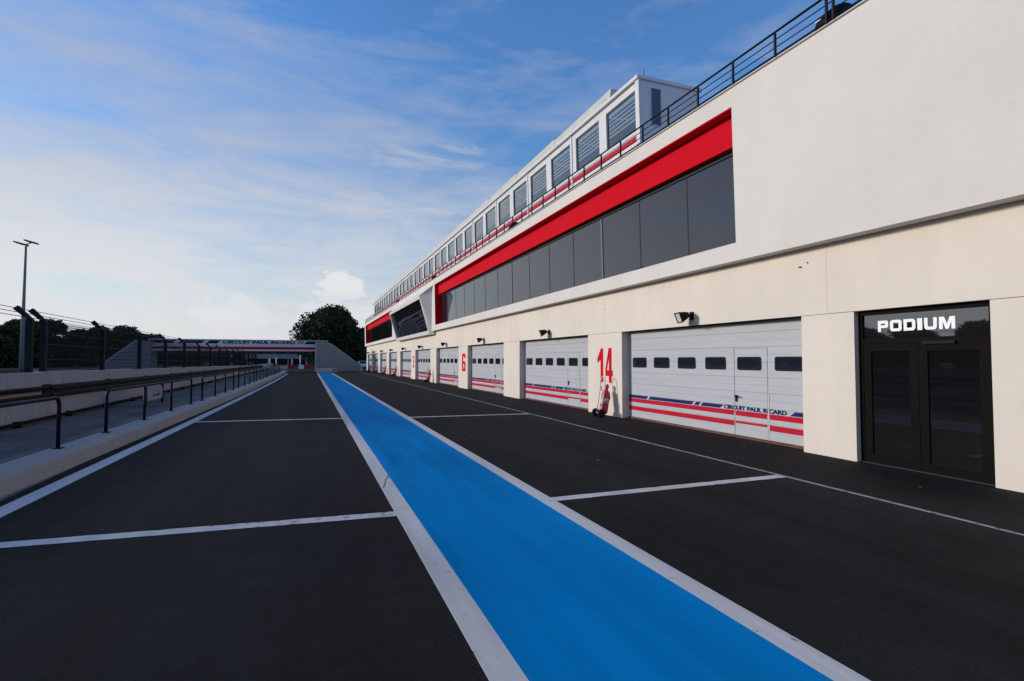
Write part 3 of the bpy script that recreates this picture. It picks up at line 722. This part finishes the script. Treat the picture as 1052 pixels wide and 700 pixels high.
# ------------------------------------------------------------------ pit wall, guard rail, safety fence
PX = -7.05
def ztop(y): return 1.40 - .0075 * max(0, y - 16) if y < 75 else .96
wl = empty('pit_wall', (PX, 40, 0), 'pale concrete pit wall of long panels between walkway and track', 'wall')
g = MB(); y = -8
while y < 120:
    z = ztop(y); g.box(PX - .35, PX, y + .012, y + 5.0 - .012, 0, z); y += 5.0
build('wall_panel', g, 'pit_wall', wl)
g = MB(); g.box(PX - .30, PX - .02, -8, 120, 0, .9); build('wall_core', g, 'groove', wl)
g = MB(); g.tube([(PX + .09, -6, .09), (PX + .09, 110, .09)], .05, 8)
for k in range(36): y = -5 + 3.2 * k; g.box(PX + .0, PX + .16, y - .08, y + .08, 0, .15)
pp = build('drain_pipe', g, 'armco', None, (PX, 20, 0)); tag(pp, 'dark pipe along the foot of the pit wall', 'pipe')
gr = empty('guard_rail', (PX, 40, .6), 'dark brown steel guard rail bolted along the pit wall', 'guard rail')
g = MB(); prof = [(PX + .03, .57), (PX + .09, .59), (PX + .10, .67), (PX + .06, .72), (PX + .06, .78), (PX + .10, .83), (PX + .09, .92), (PX + .03, .95)]
zr = lambda y, z: z + .065 - .0025 * (y - 19)
a, b = 19.3, 95
g.prism([(x, a, zr(a, z)) for x, z in prof], (0, b - a, zr(b, 0) - zr(a, 0))); build('rail', g, 'armco', gr)
g = MB(); g.prism([(x, -6, zr(0, z * .35 + .60)) for x, z in prof], (0, 25.2, -.05)); build('lower_rail', g, 'armco', gr)
g = MB(); g.prism([(x, -6, zr(0, z * .35 + .38)) for x, z in prof], (0, 25.2, -.05)); build('thin_rail', g, 'armco', gr)
g = MB(); g.box(PX + .001, PX + .06, 18.9, 19.3, .60, 1.04); pst = build('rail_bracket', g, 'armco', gr)
for k in range(1, 16):
    c = pst.copy(); col.objects.link(c); c.parent = gr; c.location = (0, 5 * k, -.0125 * k)

FXX = -7.25
fe = empty('safety_fence', (FXX, 40, 1.2), 'dark wire safety fence with cranked posts on the pit wall', 'fence')
def zf(y): return 2.88 - .006 * (y - 18)
ys = [18.6, 19.45, 24.2, 28.9] + [33.6 + 4.7 * k for k in range(12)]
post0 = None
for i, y in enumerate([8.8, 13.8] + ys):
    z0 = ztop(y); zt = zf(y)
    g = MB(); g.box(FXX - .07, FXX + .07, y - .07, y + .07, z0, zt)
    g.prism([(FXX - .07, y - .07, zt), (FXX + .07, y - .07, zt - .02), (FXX - .27, y - .07, zt + .36), (FXX - .37, y - .07, zt + .27)], (0, .14, 0))
    build('post', g, 'fence_post', fe)
g = MB(); g.poly([(FXX + .02, -8, 1.3), (FXX + .02, 18.6, ztop(18.6)), (FXX + .02, 18.6, 1.5), (FXX + .02, -8, 1.5)])
g.poly([(FXX, 19.45, ztop(19.45)), (FXX, 89, .95), (FXX, 89, zf(89)), (FXX, 19.45, zf(19.45))])
build('wire_mesh', g, 'fence_mesh', fe)
for q in (.04, .17, .31):
    g = MB(); g.tube([(FXX - q, 3, zf(3) + q * .95), (FXX - q, 45, zf(45) + q * .95), (FXX - q, 89, zf(89) + q * .95)], .010, 6); build('cable', g, 'cable', fe)
for z in (1.75, 2.2, 2.55):
    g = MB(); g.tube([(FXX, 19.45, z), (FXX, 89, z - .3)], .007, 6); build('cable', g, 'cable', fe)

# white board on the walkway side of the pit wall
t = empty('notice_board', (-5.6, 24.4, 0), 'white board standing on the walkway behind the second hand rail', 'board')
g = MB(); g.box(-5.64, -5.60, 23.4, 25.6, .20, .66); build('panel', g, 'kerb_edge', t)
g = MB(); g.box(-5.65, -5.59, 23.25, 23.39, 0, .74); g.box(-5.65, -5.59, 25.61, 25.8, 0, .74); build('post', g, 'armco', t)
g = MB(); g.box(-5.598, -5.594, 24.2, 25.2, .34, .40); g.box(-5.598, -5.594, 24.9, 25.0, .40, .55); build('dark_mark', g, 'armco', t)

# ------------------------------------------------------------------ lamp post
t = empty('lamp_post', (-23.9, 60, 0), 'tall thin steel lamp post with two flat lamp heads', 'lamp post')
g = MB(); g.tube([(-23.9, 60, 0), (-23.9, 60, 6), (-23.86, 60, 11.9)], [.18, .13, .08], 12); build('pole', g, 'lamp_steel', t)
g = MB(); g.tube([(-24.1, 59.7, 11.98), (-23.86, 60, 12.05), (-23.6, 60.3, 12.3)], .05, 8); build('cross_arm', g, 'black', t)
for (x, y, z) in ((-24.06, 59.6, 11.98), (-23.66, 60.4, 12.32)):
    g = MB(); g.prism([(x - .43, y - .35, z + .11), (x + .43, y - .35, z - .12), (x + .43, y + .35, z - .12), (x - .43, y + .35, z + .11)], (.04, 0, .11)); build('lamp_head', g, 'black', t)

# ------------------------------------------------------------------ footbridge over the lane
BY = 83.0
br = empty('footbridge', (-9, BY, 0), 'white footbridge over the lane with blue and red stripes and lettering', 'footbridge')
DYB = BY + 1.0; XL, XR = -20.0, 2.55
g = MB(); g.box(XL, XR, DYB, DYB + 2.6, 2.95, 4.42); build('deck', g, 'bridge_white', br)
g = MB(); g.box(XL - .1, XR + .05, DYB - .05, DYB + 2.7, 4.421, 4.56); build('coping', g, 'bridge_edge', br)
g = MB(); g.box(XL, XR, DYB + .05, DYB + 2.5, 2.80, 2.949); build('underside', g, 'bridge_under', br)
g = MB()
F0 = DYB - .012; F1 = DYB - .002
def bb(x0, x1, s0=.45, s1=.45):
    g.prism([(x0, F1, 3.97), (x1, F1, 3.97), (x1 + s1, F1, 4.39), (x0 + s0, F1, 4.39)], (0, F0 - F1, 0), 'stripe_blue')
bb(-19.9, -17.3, 0); bb(-16.75, -13.9); bb(-13.35, -12.0); bb(-1.75, -1.55); bb(-1.3, -1.1); bb(-.75, 2.5, .45, 0)
g.box(XL, XR - .02, F0, F1, 3.18, 3.55, 'stripe_red')
build('painted_stripes', g, None, br)
text_obj('lettering', 'CIRCUIT PAUL RICARD', .43, 9.4, .012, lambda x, y, d: (-11.3 + x, F1 - d, 3.965 + y), 'stripe_blue', br, bold=.045)
g = MB(); g.box(.83, 2.55, BY + .6, BY + 3.4, 0, 4.1)
g.prism([(.83, BY, 0), (7.45, BY, 0), (7.45, BY, .75), (7.1, BY, .95), (3.05, BY, 4.0), (2.5, BY, 4.16), (.83, BY, 4.16)], (0, .5, 0)); rw = build('ramp_wall', g, 'bridge_grey', br)
g = MB(); top = [(7.5, .80), (7.13, 1.0), (3.08, 4.05), (2.5, 4.22), (.80, 4.22), (.80, 4.09), (2.47, 4.09), (3.0, 3.93), (7.05, .88), (7.5, .66)]
g.prism([(x, BY - .04, z) for x, z in top], (0, .58, 0)); g.box(.80, .95, BY - .04, BY - .004, 0, 4.088); g.box(7.2, 7.56, BY - .02, BY + .55, 0, .79); build('ramp_coping', g, 'bridge_edge', br)
g = MB(); g.box(-21.3, -19.6, BY, BY + 3.4, 0, 4.2); build('column', g, 'bridge_grey', br)
g = MB(); g.prism([(-25.2, BY + .1, 0), (-21.3, BY + .1, 0), (-21.3, BY + .1, 3.95), (-25.2, BY + .1, .55)], (0, .5, 0)); build('ramp_wall', g, 'bridge_grey', br)
g = MB(); g.prism([(-25.3, BY + .05, .55), (-21.31, BY + .05, 3.97), (-21.31, BY + .05, 4.35), (-25.3, BY + .05, .95)], (0, .6, 0)); build('ramp_coping', g, 'bridge_edge', br)
# pale blocks closing the blue lane
g = MB(); g.box(.95, 2.9, 74.2, 75.2, 0, .55); b_ = build('concrete_block', g, 'bridge_edge', None, (1.9, 74.7, 0), bevel=.04); tag(b_, 'pale concrete block at the far end of the blue lane', 'block')
g = MB(); g.box(3.0, 3.5, 74.3, 75.1, 0, .62); b_ = build('concrete_block', g, 'bridge_grey', None, (3.25, 74.7, 0), bevel=.04); tag(b_, 'small grey block beside the far end of the blue lane', 'block')
# far shelter seen under the bridge
sh_ = empty('shelter', (-8, 150, 0), 'long grey roofed shelter seen under the footbridge', 'shelter')
g = MB(); g.box(-15.5, -.5, 150, 156, 1.95, 3.15); build('roof', g, 'bridge_grey', sh_)
g = MB(); g.box(-15, 2.6, 152, 157, 1.1, 1.94); build('back_panel', g, 'bridge_under', sh_)
for x in (-14.5, -9.8, -5.1, -.75):
    g = MB(); g.box(x - .15, x + .15, 150.2, 150.5, 0, 1.949); build('post', g, 'bridge_grey', sh_)
bs = [(-3.7, -1.95, 'barrier_red', 'red plastic barrier left of the white block under the footbridge'), (-1.85, -.9, 'bridge_white', 'white block between the two red barriers under the footbridge'), (-.8, .8, 'barrier_red', 'red plastic barrier right of the white block under the footbridge')]
for x0, x1, m_, lab in bs:
    g = MB(); g.prism([(x0, 108, 0), (x0, 108.55, 0), (x0, 108.42, .75), (x0, 108.13, .75)], (x1 - x0, 0, 0)); b_ = build('barrier', g, m_, None, ((x0 + x1) / 2, 108.3, 0), bevel=.03); tag(b_, lab, 'barrier', 'barriers closing the far lane')
for i, (x, y, h) in enumerate(((-7.2, 115, 2.0), (-6.2, 118, 2.2), (-3.4, 125, 1.9), (-1.6, 112, 2.6))):
    g = MB(); g.tube([(x, y, 0), (x, y, h)], .10, 8); g.box(x - .18, x + .18, y - .18, y + .18, 0, .12)
    b_ = build('marker_post', g, 'bridge_white', None, (x, y, 0)); tag(b_, 'thin pale marker post standing far down the lane', 'post', 'pale marker posts far down the lane')

# white car parked past the end of the building
car = empty('parked_car', (10.4, 116, 0), 'small white car parked past the far end of the building', 'car')
g = MB(); side = [(0, .35), (.1, .75), (.95, .9), (1.5, 1.42), (2.9, 1.45), (3.7, .95), (3.95, .85), (4.0, .35)]
g.prism([(9.6, 114 + a, b) for a, b in side], (1.7, 0, 0)); build('body', g, 'car_white', car, bevel=.06)
g = MB(); g.prism([(9.75, 114.98, .93), (11.15, 114.98, .93), (11.05, 115.44, 1.36), (9.85, 115.44, 1.36)], (0, -.03, .01)); build('windscreen', g, 'dark_glass', car)
for y in (114.8, 117.1):
    for x in (9.6, 11.14):
        g = MB(); g.lathe([(.1, -.01), (.3, -.01), (.31, .1), (.3, .17), (.1, .17)], (x, y, .31), (1, 0, 0), 16); build('wheel', g, 'rubber', car)

# ------------------------------------------------------------------ trees
def leaf_mesh(name, blobs, n, size, seed, origin):
    """crown of small leaf-spray quads spread through the volume of many overlapping clumps"""
    r = random.Random(seed); mb = MB(); tot = sum(b[3] ** 2 * b[4] / b[3] for b in blobs)
    for (x, y, z, rad, rz) in blobs:
        k = int(n * rad * rz / tot); tone = r.random()
        for _ in range(k):
            while True:
                d = Vector((r.gauss(0, 1), r.gauss(0, 1), r.gauss(0, 1)))
                if d.length > .01: break
            d.normalize(); q = (.45 + .6 * r.random() ** .6)
            p = Vector((x + d.x * rad * q, y + d.y * rad * q, z + d.z * rz * q))
            a = Vector((r.gauss(0, 1), r.gauss(0, 1), r.gauss(0, .8))).normalized(); b = a.orthogonal().normalized(); b.rotate(Matrix.Rotation(r.random() * 6.28, 3, a))
            s = size * r.uniform(.5, 1.3); c = b.cross(a)
            mm = 'leafA' if r.random() < .45 + .25 * tone else ('leafB' if r.random() < .6 else 'leafC')
            mb.poly([p - b * s, p + c * s * .45, p + b * s, p - c * s * .45], mm)
    return mb

def pine(loc, h, w, crown_z, seed, label, group, n=6000, size=.35, flat=.5, nb=34):
    """crown spread over limbs from a forked trunk; h top height, w crown width"""
    r = random.Random(seed); x0, y0, _ = loc
    t = empty('pine_tree', loc, label, 'tree', group)
    g = MB(); th = crown_z
    g.tube([(x0, y0, -.1), (x0 + .1 * r.uniform(-1, 1), y0, th * .5), (x0 + .3 * r.uniform(-1, 1), y0, th), (x0, y0, (th + h) / 2)], [h * .04, h * .03, h * .024, h * .008], 8)
    blobs = []
    for k in range(nb):
        a = r.random() * 6.283; q = math.sqrt(r.random()); zc = r.random()
        prof = math.sqrt(max(0, 1 - zc ** 2.8)) * min(1, .72 + .9 * zc)          # domed crown
        rad = w * r.uniform(.09, .17); px = x0 + math.cos(a) * q * (w / 2 - rad) * prof; py = y0 + math.sin(a) * q * (w / 2 - rad) * prof
        pz = crown_z + (h - crown_z - rad * flat) * zc
        blobs.append((px, py, pz, rad, rad * r.uniform(flat, flat + .3)))
        if k % 3 == 0: g.tube([(x0, y0, th * r.uniform(.8, 1)), ((x0 + px) / 2, (y0 + py) / 2, (th + pz) / 2 - .2), (px, py, pz)], [h * .014, h * .009, h * .004], 5)
    build('trunk', g, 'bark', t)
    build('crown', leaf_mesh('crown', blobs, n, size, seed, loc), None, t)
    return t
pine((4.6, 122, 0), 13.0, 18.5, 2.2, 11, 'big dark rounded pine behind the right ramp of the footbridge', 'pines round the circuit', n=46000, size=.33, nb=105, flat=.75)
pine((11.8, 128, 0), 9.2, 9.0, 1.2, 12, 'dark lower pine between the big pine and the building end', 'pines round the circuit', n=10000, size=.40, nb=40, flat=.7)
p0 = pine((-60, 150, 0), 10.5, 13, .3, 21, 'dark bushy pine far left behind the lamp post', 'pines round the circuit', n=9000, size=.5, nb=44, flat=.65)
p1 = pine((-60, 164, 0), 11.5, 14, .3, 22, 'dark tall pine seen through the fence, left of the footbridge ramp', 'pines round the circuit', n=9000, size=.5, nb=44, flat=.65)
p2 = pine((-58, 176, 0), 10.0, 12, .3, 23, 'dark round pine seen through the fence above the ramp', 'pines round the circuit', n=9000, size=.5, nb=40, flat=.65)
r = random.Random(5); k = 0
more = [(-59, 141, .82), (-62, 157, .95), (-58, 187, .98), (-60, 198, 1.12), (-57, 209, 1.1), (-58, 222, 1.2), (-56, 236, 1.05), (-57, 250, 1.0), (-55, 262, .85)]
for (x, y, s) in more:
    src = (p0, p1, p2)[k % 3]; k += 1
    c = copy_tree(src); c.location = (x, y, 0); c.rotation_euler.z = r.uniform(0, 6.28); c.scale = (s, s, s); c['label'] = 'dark pine in the tree row beyond the track and fence'
for q in (p0, p1, p2): q['label'] = 'dark pine in the tree row beyond the track and fence'
for y in range(14, 136, 9):
    src = (p0, p1, p2)[k % 3]; k += 1; s = r.uniform(.55, .75)
    c = copy_tree(src); c.location = (-62 + r.uniform(-3, 3), y, 0); c.rotation_euler.z = r.uniform(0, 6.28); c.scale = (s * 1.15, s * 1.15, s); c['label'] = 'dark pine in the tree row beyond the track and fence'
for x, y in ((-44, 172), (-37, 180), (-31, 176), (-25, 184), (-19, 178), (-13, 186), (-40, 200), (-28, 205), (-8, 196), (2, 205), (-3, 190)):
    src = (p0, p1, p2)[k % 3]; k += 1; s = r.uniform(.48, .6)
    c = copy_tree(src); c.location = (x, y, 0); c.rotation_euler.z = r.uniform(0, 6.28); c.scale = (s * 1.1, s * 1.1, s); c['label'] = 'low dark pine seen under the footbridge, beyond the lane'
# distant wood
r = random.Random(9); blobs = []
for kk in range(170):
    a = -1.35 + 2.1 * kk / 169 + r.uniform(-.01, .01); d = r.uniform(380, 430); rad = r.uniform(7, 11)
    if -.14 < a < .0 and kk % 2: continue
    blobs.append((math.sin(a) * d, math.cos(a) * d, r.uniform(3.0, 6.0), rad, r.uniform(4.0, 6.5)))
wd = build('distant_wood', leaf_mesh('wood', blobs, 26000, 2.0, 9, (0, 0, 0)), None, None, (0, 400, 0)); tag(wd, 'low dark wood along the horizon beyond the circuit', 'wood', None, 'stuff')

# litter on the asphalt
r = random.Random(4)
for kk in range(9):
    x, y = r.choice([(r.uniform(7.6, 8.6), r.uniform(4, 13)), (r.uniform(3.4, 6.4), r.uniform(4, 30))])
    g = MB(); a = r.random() * 6.28; s = r.uniform(.02, .045)
    P4 = [Vector((math.cos(a + q) * s * f, math.sin(a + q) * s * f, .004 + .006 * (i % 2))) + Vector((x, y, 0)) for i, (q, f) in enumerate(((0, 1.3), (1.2, .6), (2.6, .7), (3.14, 1.2), (4.2, .6), (5.4, .7)))]
    g.prism(P4, (0, 0, .003)); b_ = build('fallen_leaf', g, 'debris', None, (x, y, 0)); tag(b_, 'small dry leaf lying on the dark asphalt near the garages', 'leaf', 'dry leaves on the asphalt')

# ------------------------------------------------------------------ light and sky
TINT = (.88, 1.17, 1.50)
SUN_EL, SUN_AZ = 13.5, -64.0       # azimuth measured from +Y, clockwise positive
az = R(SUN_AZ); el = R(SUN_EL)
sd = Vector((math.sin(az) * math.cos(el), math.cos(az) * math.cos(el), math.sin(el)))
sl = bpy.data.lights.new('sun', 'SUN'); sl.energy = 3.0; sl.angle = R(9.0); sl.color = (1.0, .91, .80)
so = bpy.data.objects.new('sun', sl); col.objects.link(so); so.rotation_euler = (-sd).to_track_quat('-Z', 'Y').to_euler()
w = bpy.data.worlds.new('World'); scene.world = w; w.use_nodes = True
N, L = w.node_tree.nodes, w.node_tree.links
bg = N['Background']
sky = N.new('ShaderNodeTexSky'); sky.sky_type = 'NISHITA'; sky.sun_disc = False; sky.sun_elevation = el; sky.sun_rotation = az
sky.air_density = 1.2; sky.dust_density = .1; sky.ozone_density = 4.0
tc = N.new('ShaderNodeTexCoord')
def math_(op, a, b=None, clamp=False):
    n = N.new('ShaderNodeMath'); n.operation = op; n.use_clamp = clamp
    for i, v in enumerate((a, b)):
        if v is None: continue
        if isinstance(v, (int, float)): n.inputs[i].default_value = v
        else: L.new(v, n.inputs[i])
    return n.outputs['Value']
def mrange(v, a, b, lo=0.0, hi=1.0, smooth=True):
    n = N.new('ShaderNodeMapRange'); n.interpolation_type = 'SMOOTHSTEP' if smooth else 'LINEAR'
    for i, x in zip(('From Min', 'From Max', 'To Min', 'To Max'), (a, b, lo, hi)): n.inputs[i].default_value = x
    L.new(v, n.inputs['Value']); return n.outputs['Result']
nrmz = N.new('ShaderNodeVectorMath'); nrmz.operation = 'NORMALIZE'; L.new(tc.outputs['Generated'], nrmz.inputs[0])
sep = N.new('ShaderNodeSeparateXYZ'); L.new(nrmz.outputs['Vector'], sep.inputs['Vector'])
X_, Y2, Z_ = sep.outputs['X'], sep.outputs['Y'], sep.outputs['Z']
zc = math_('MAXIMUM', Z_, 0.0)
den = math_('ADD', zc, .12)
cmb = N.new('ShaderNodeCombineXYZ'); L.new(math_('DIVIDE', X_, den), cmb.inputs['X']); L.new(math_('DIVIDE', Y2, den), cmb.inputs['Y'])
def wnoise(vec, s, d, rough=.55, st=None, dist=0.0):
    n = N.new('ShaderNodeTexNoise'); n.inputs['Scale'].default_value = s; n.inputs['Detail'].default_value = d; n.inputs['Roughness'].default_value = rough; n.inputs['Distortion'].default_value = dist
    if st:
        mp = N.new('ShaderNodeMapping'); mp.inputs['Scale'].default_value = st[0]; mp.inputs['Location'].default_value = st[1]; mp.inputs['Rotation'].default_value = st[2]
        L.new(vec, mp.inputs['Vector']); vec = mp.outputs['Vector']
    L.new(vec, n.inputs['Vector']); return n.outputs['Fac']
band_n = wnoise(nrmz.outputs['Vector'], 2.3, 9, .60, ((1, 1, 5.2), (.37, 1.9, .4), (0, .06, 0)), .5)
fine_n = wnoise(nrmz.outputs['Vector'], 7.0, 9, .62, ((1, 1, 4.0), (2.2, .5, 1.3), (0, .10, 0)), .9)
wisp_n = wnoise(cmb.outputs['Vector'], 1.1, 9, .62, ((.55, 1.5, 1), (5.1, .3, 0), (0, 0, .9)), .8)
# thin banded veil, thicker low down and towards the sun side
side = mrange(math_('ADD', math_('MULTIPLY', X_, .85), math_('MULTIPLY', Y2, -.35)), -.75, .35, 1.0, 0.0)
base = math_('ADD', math_('ADD', mrange(Z_, .06, .52, .84, -.02, False), math_('MULTIPLY', side, .34)), -.06)
tex = math_('ADD', math_('MULTIPLY', math_('SUBTRACT', band_n, .5), 2.1), math_('MULTIPLY', math_('SUBTRACT', fine_n, .5), .75))
veil = math_('MULTIPLY', mrange(math_('ADD', tex, base), 0.0, 1.0, 0, 1, False), .93)
wisp = math_('MULTIPLY', math_('MULTIPLY', mrange(wisp_n, .52, .80), mrange(Z_, .60, .25, 0, 1)), .45)
# heaped cloud low over the far end of the lane
def blob(azd, eld, r_az, r_el, nscale):
    a, e = R(azd), R(eld); c = Vector((math.sin(a) * math.cos(e), math.cos(a) * math.cos(e), math.sin(e)))
    hx = math_('SUBTRACT', X_, c.x); hz = math_('SUBTRACT', Z_, c.z)
    d = math_('SQRT', math_('ADD', math_('POWER', math_('DIVIDE', hx, r_az), 2.0), math_('POWER', math_('DIVIDE', hz, r_el), 2.0)))
    n = wnoise(nrmz.outputs['Vector'], nscale, 7, .55, ((1, 1, 1.5), (0, 0, 0), (0, 0, 0)))
    v = math_('ADD', math_('SUBTRACT', 1.0, d), math_('MULTIPLY', math_('SUBTRACT', n, .5), 2.4))
    return math_('MULTIPLY', math_('MULTIPLY', mrange(v, .0, .42), mrange(Z_, c.z - r_el * 1.1, c.z + r_el * .1, .25, 1.0)), mrange(Y2, .3, .6))
cum = math_('MAXIMUM', blob(2.8, 7.2, .046, .034, 30), math_('MAXIMUM', math_('MULTIPLY', blob(-6.0, 4.2, .075, .036, 24), .5), math_('MULTIPLY', blob(3.2, 4.2, .09, .034, 26), .45)))
wisp2 = wnoise(cmb.outputs['Vector'], 2.6, 9, .66, ((.5, 1.6, 1), (1.1, 4.3, 0), (0, 0, .25)), .6)
cum2 = math_('MAXIMUM', blob(10.5, 20.5, .14, .035, 9), blob(3.0, 15.5, .22, .03, 8))
cover = math_('MAXIMUM', math_('MAXIMUM', veil, wisp), math_('MULTIPLY', math_('MULTIPLY', cum2, mrange(wisp2, .34, .62)), .85))
mx = N.new('ShaderNodeMix'); mx.data_type = 'RGBA'; L.new(cover, mx.inputs['Factor']); tint = N.new('ShaderNodeVectorMath'); tint.operation = 'MULTIPLY'; tv = N.new('ShaderNodeMix'); tv.data_type = 'VECTOR'; L.new(mrange(Z_, .08, .50), tv.inputs['Factor']); tv.inputs[4].default_value = (.98, .97, 1.02); tv.inputs[5].default_value = TINT; L.new(tv.outputs[1], tint.inputs[1]); L.new(sky.outputs['Color'], tint.inputs[0]); L.new(tint.outputs['Vector'], mx.inputs['A']); 
vc = N.new('ShaderNodeMix'); vc.data_type = 'RGBA'; L.new(mrange(Z_, .10, .45), vc.inputs['Factor']); va = N.new('ShaderNodeMix'); va.data_type = 'RGBA'; L.new(side, va.inputs['Factor']); va.inputs['A'].default_value = (3.6, 4.1, 4.95, 1); va.inputs['B'].default_value = (5.05, 5.08, 5.2, 1); L.new(va.outputs['Result'], vc.inputs['A']); vc.inputs['B'].default_value = (2.7, 3.05, 3.95, 1)
L.new(vc.outputs['Result'], mx.inputs['B'])
mx2 = N.new('ShaderNodeMix'); mx2.data_type = 'RGBA'; L.new(math_('MULTIPLY', cum, .88), mx2.inputs['Factor']); L.new(mx.outputs['Result'], mx2.inputs['A']); mx2.inputs['B'].default_value = (5.45, 5.42, 5.45, 1)
L.new(mx2.outputs['Result'], bg.inputs['Color']); bg.inputs['Strength'].default_value = .15

# ------------------------------------------------------------------ camera
cam = bpy.data.cameras.new('camera'); co = bpy.data.objects.new('camera', cam); col.objects.link(co)
f = 550.0; cam.sensor_width = 36; cam.lens = 36 * f / 1052; cam.clip_end = 6000; cam.clip_start = .05
co.location = (0, 0, 1.75); co.rotation_euler = (math.pi / 2 + math.atan(19.5 / f), 0, -math.atan(208.3 / f))
scene.camera = co
vs = scene.view_settings; vs.view_transform = 'Standard'; vs.look = 'None'; vs.gamma = 1; vs.use_curve_mapping = False; vs.exposure = 0.0
scene.cycles.max_bounces = 8; scene.cycles.transparent_max_bounces = 16
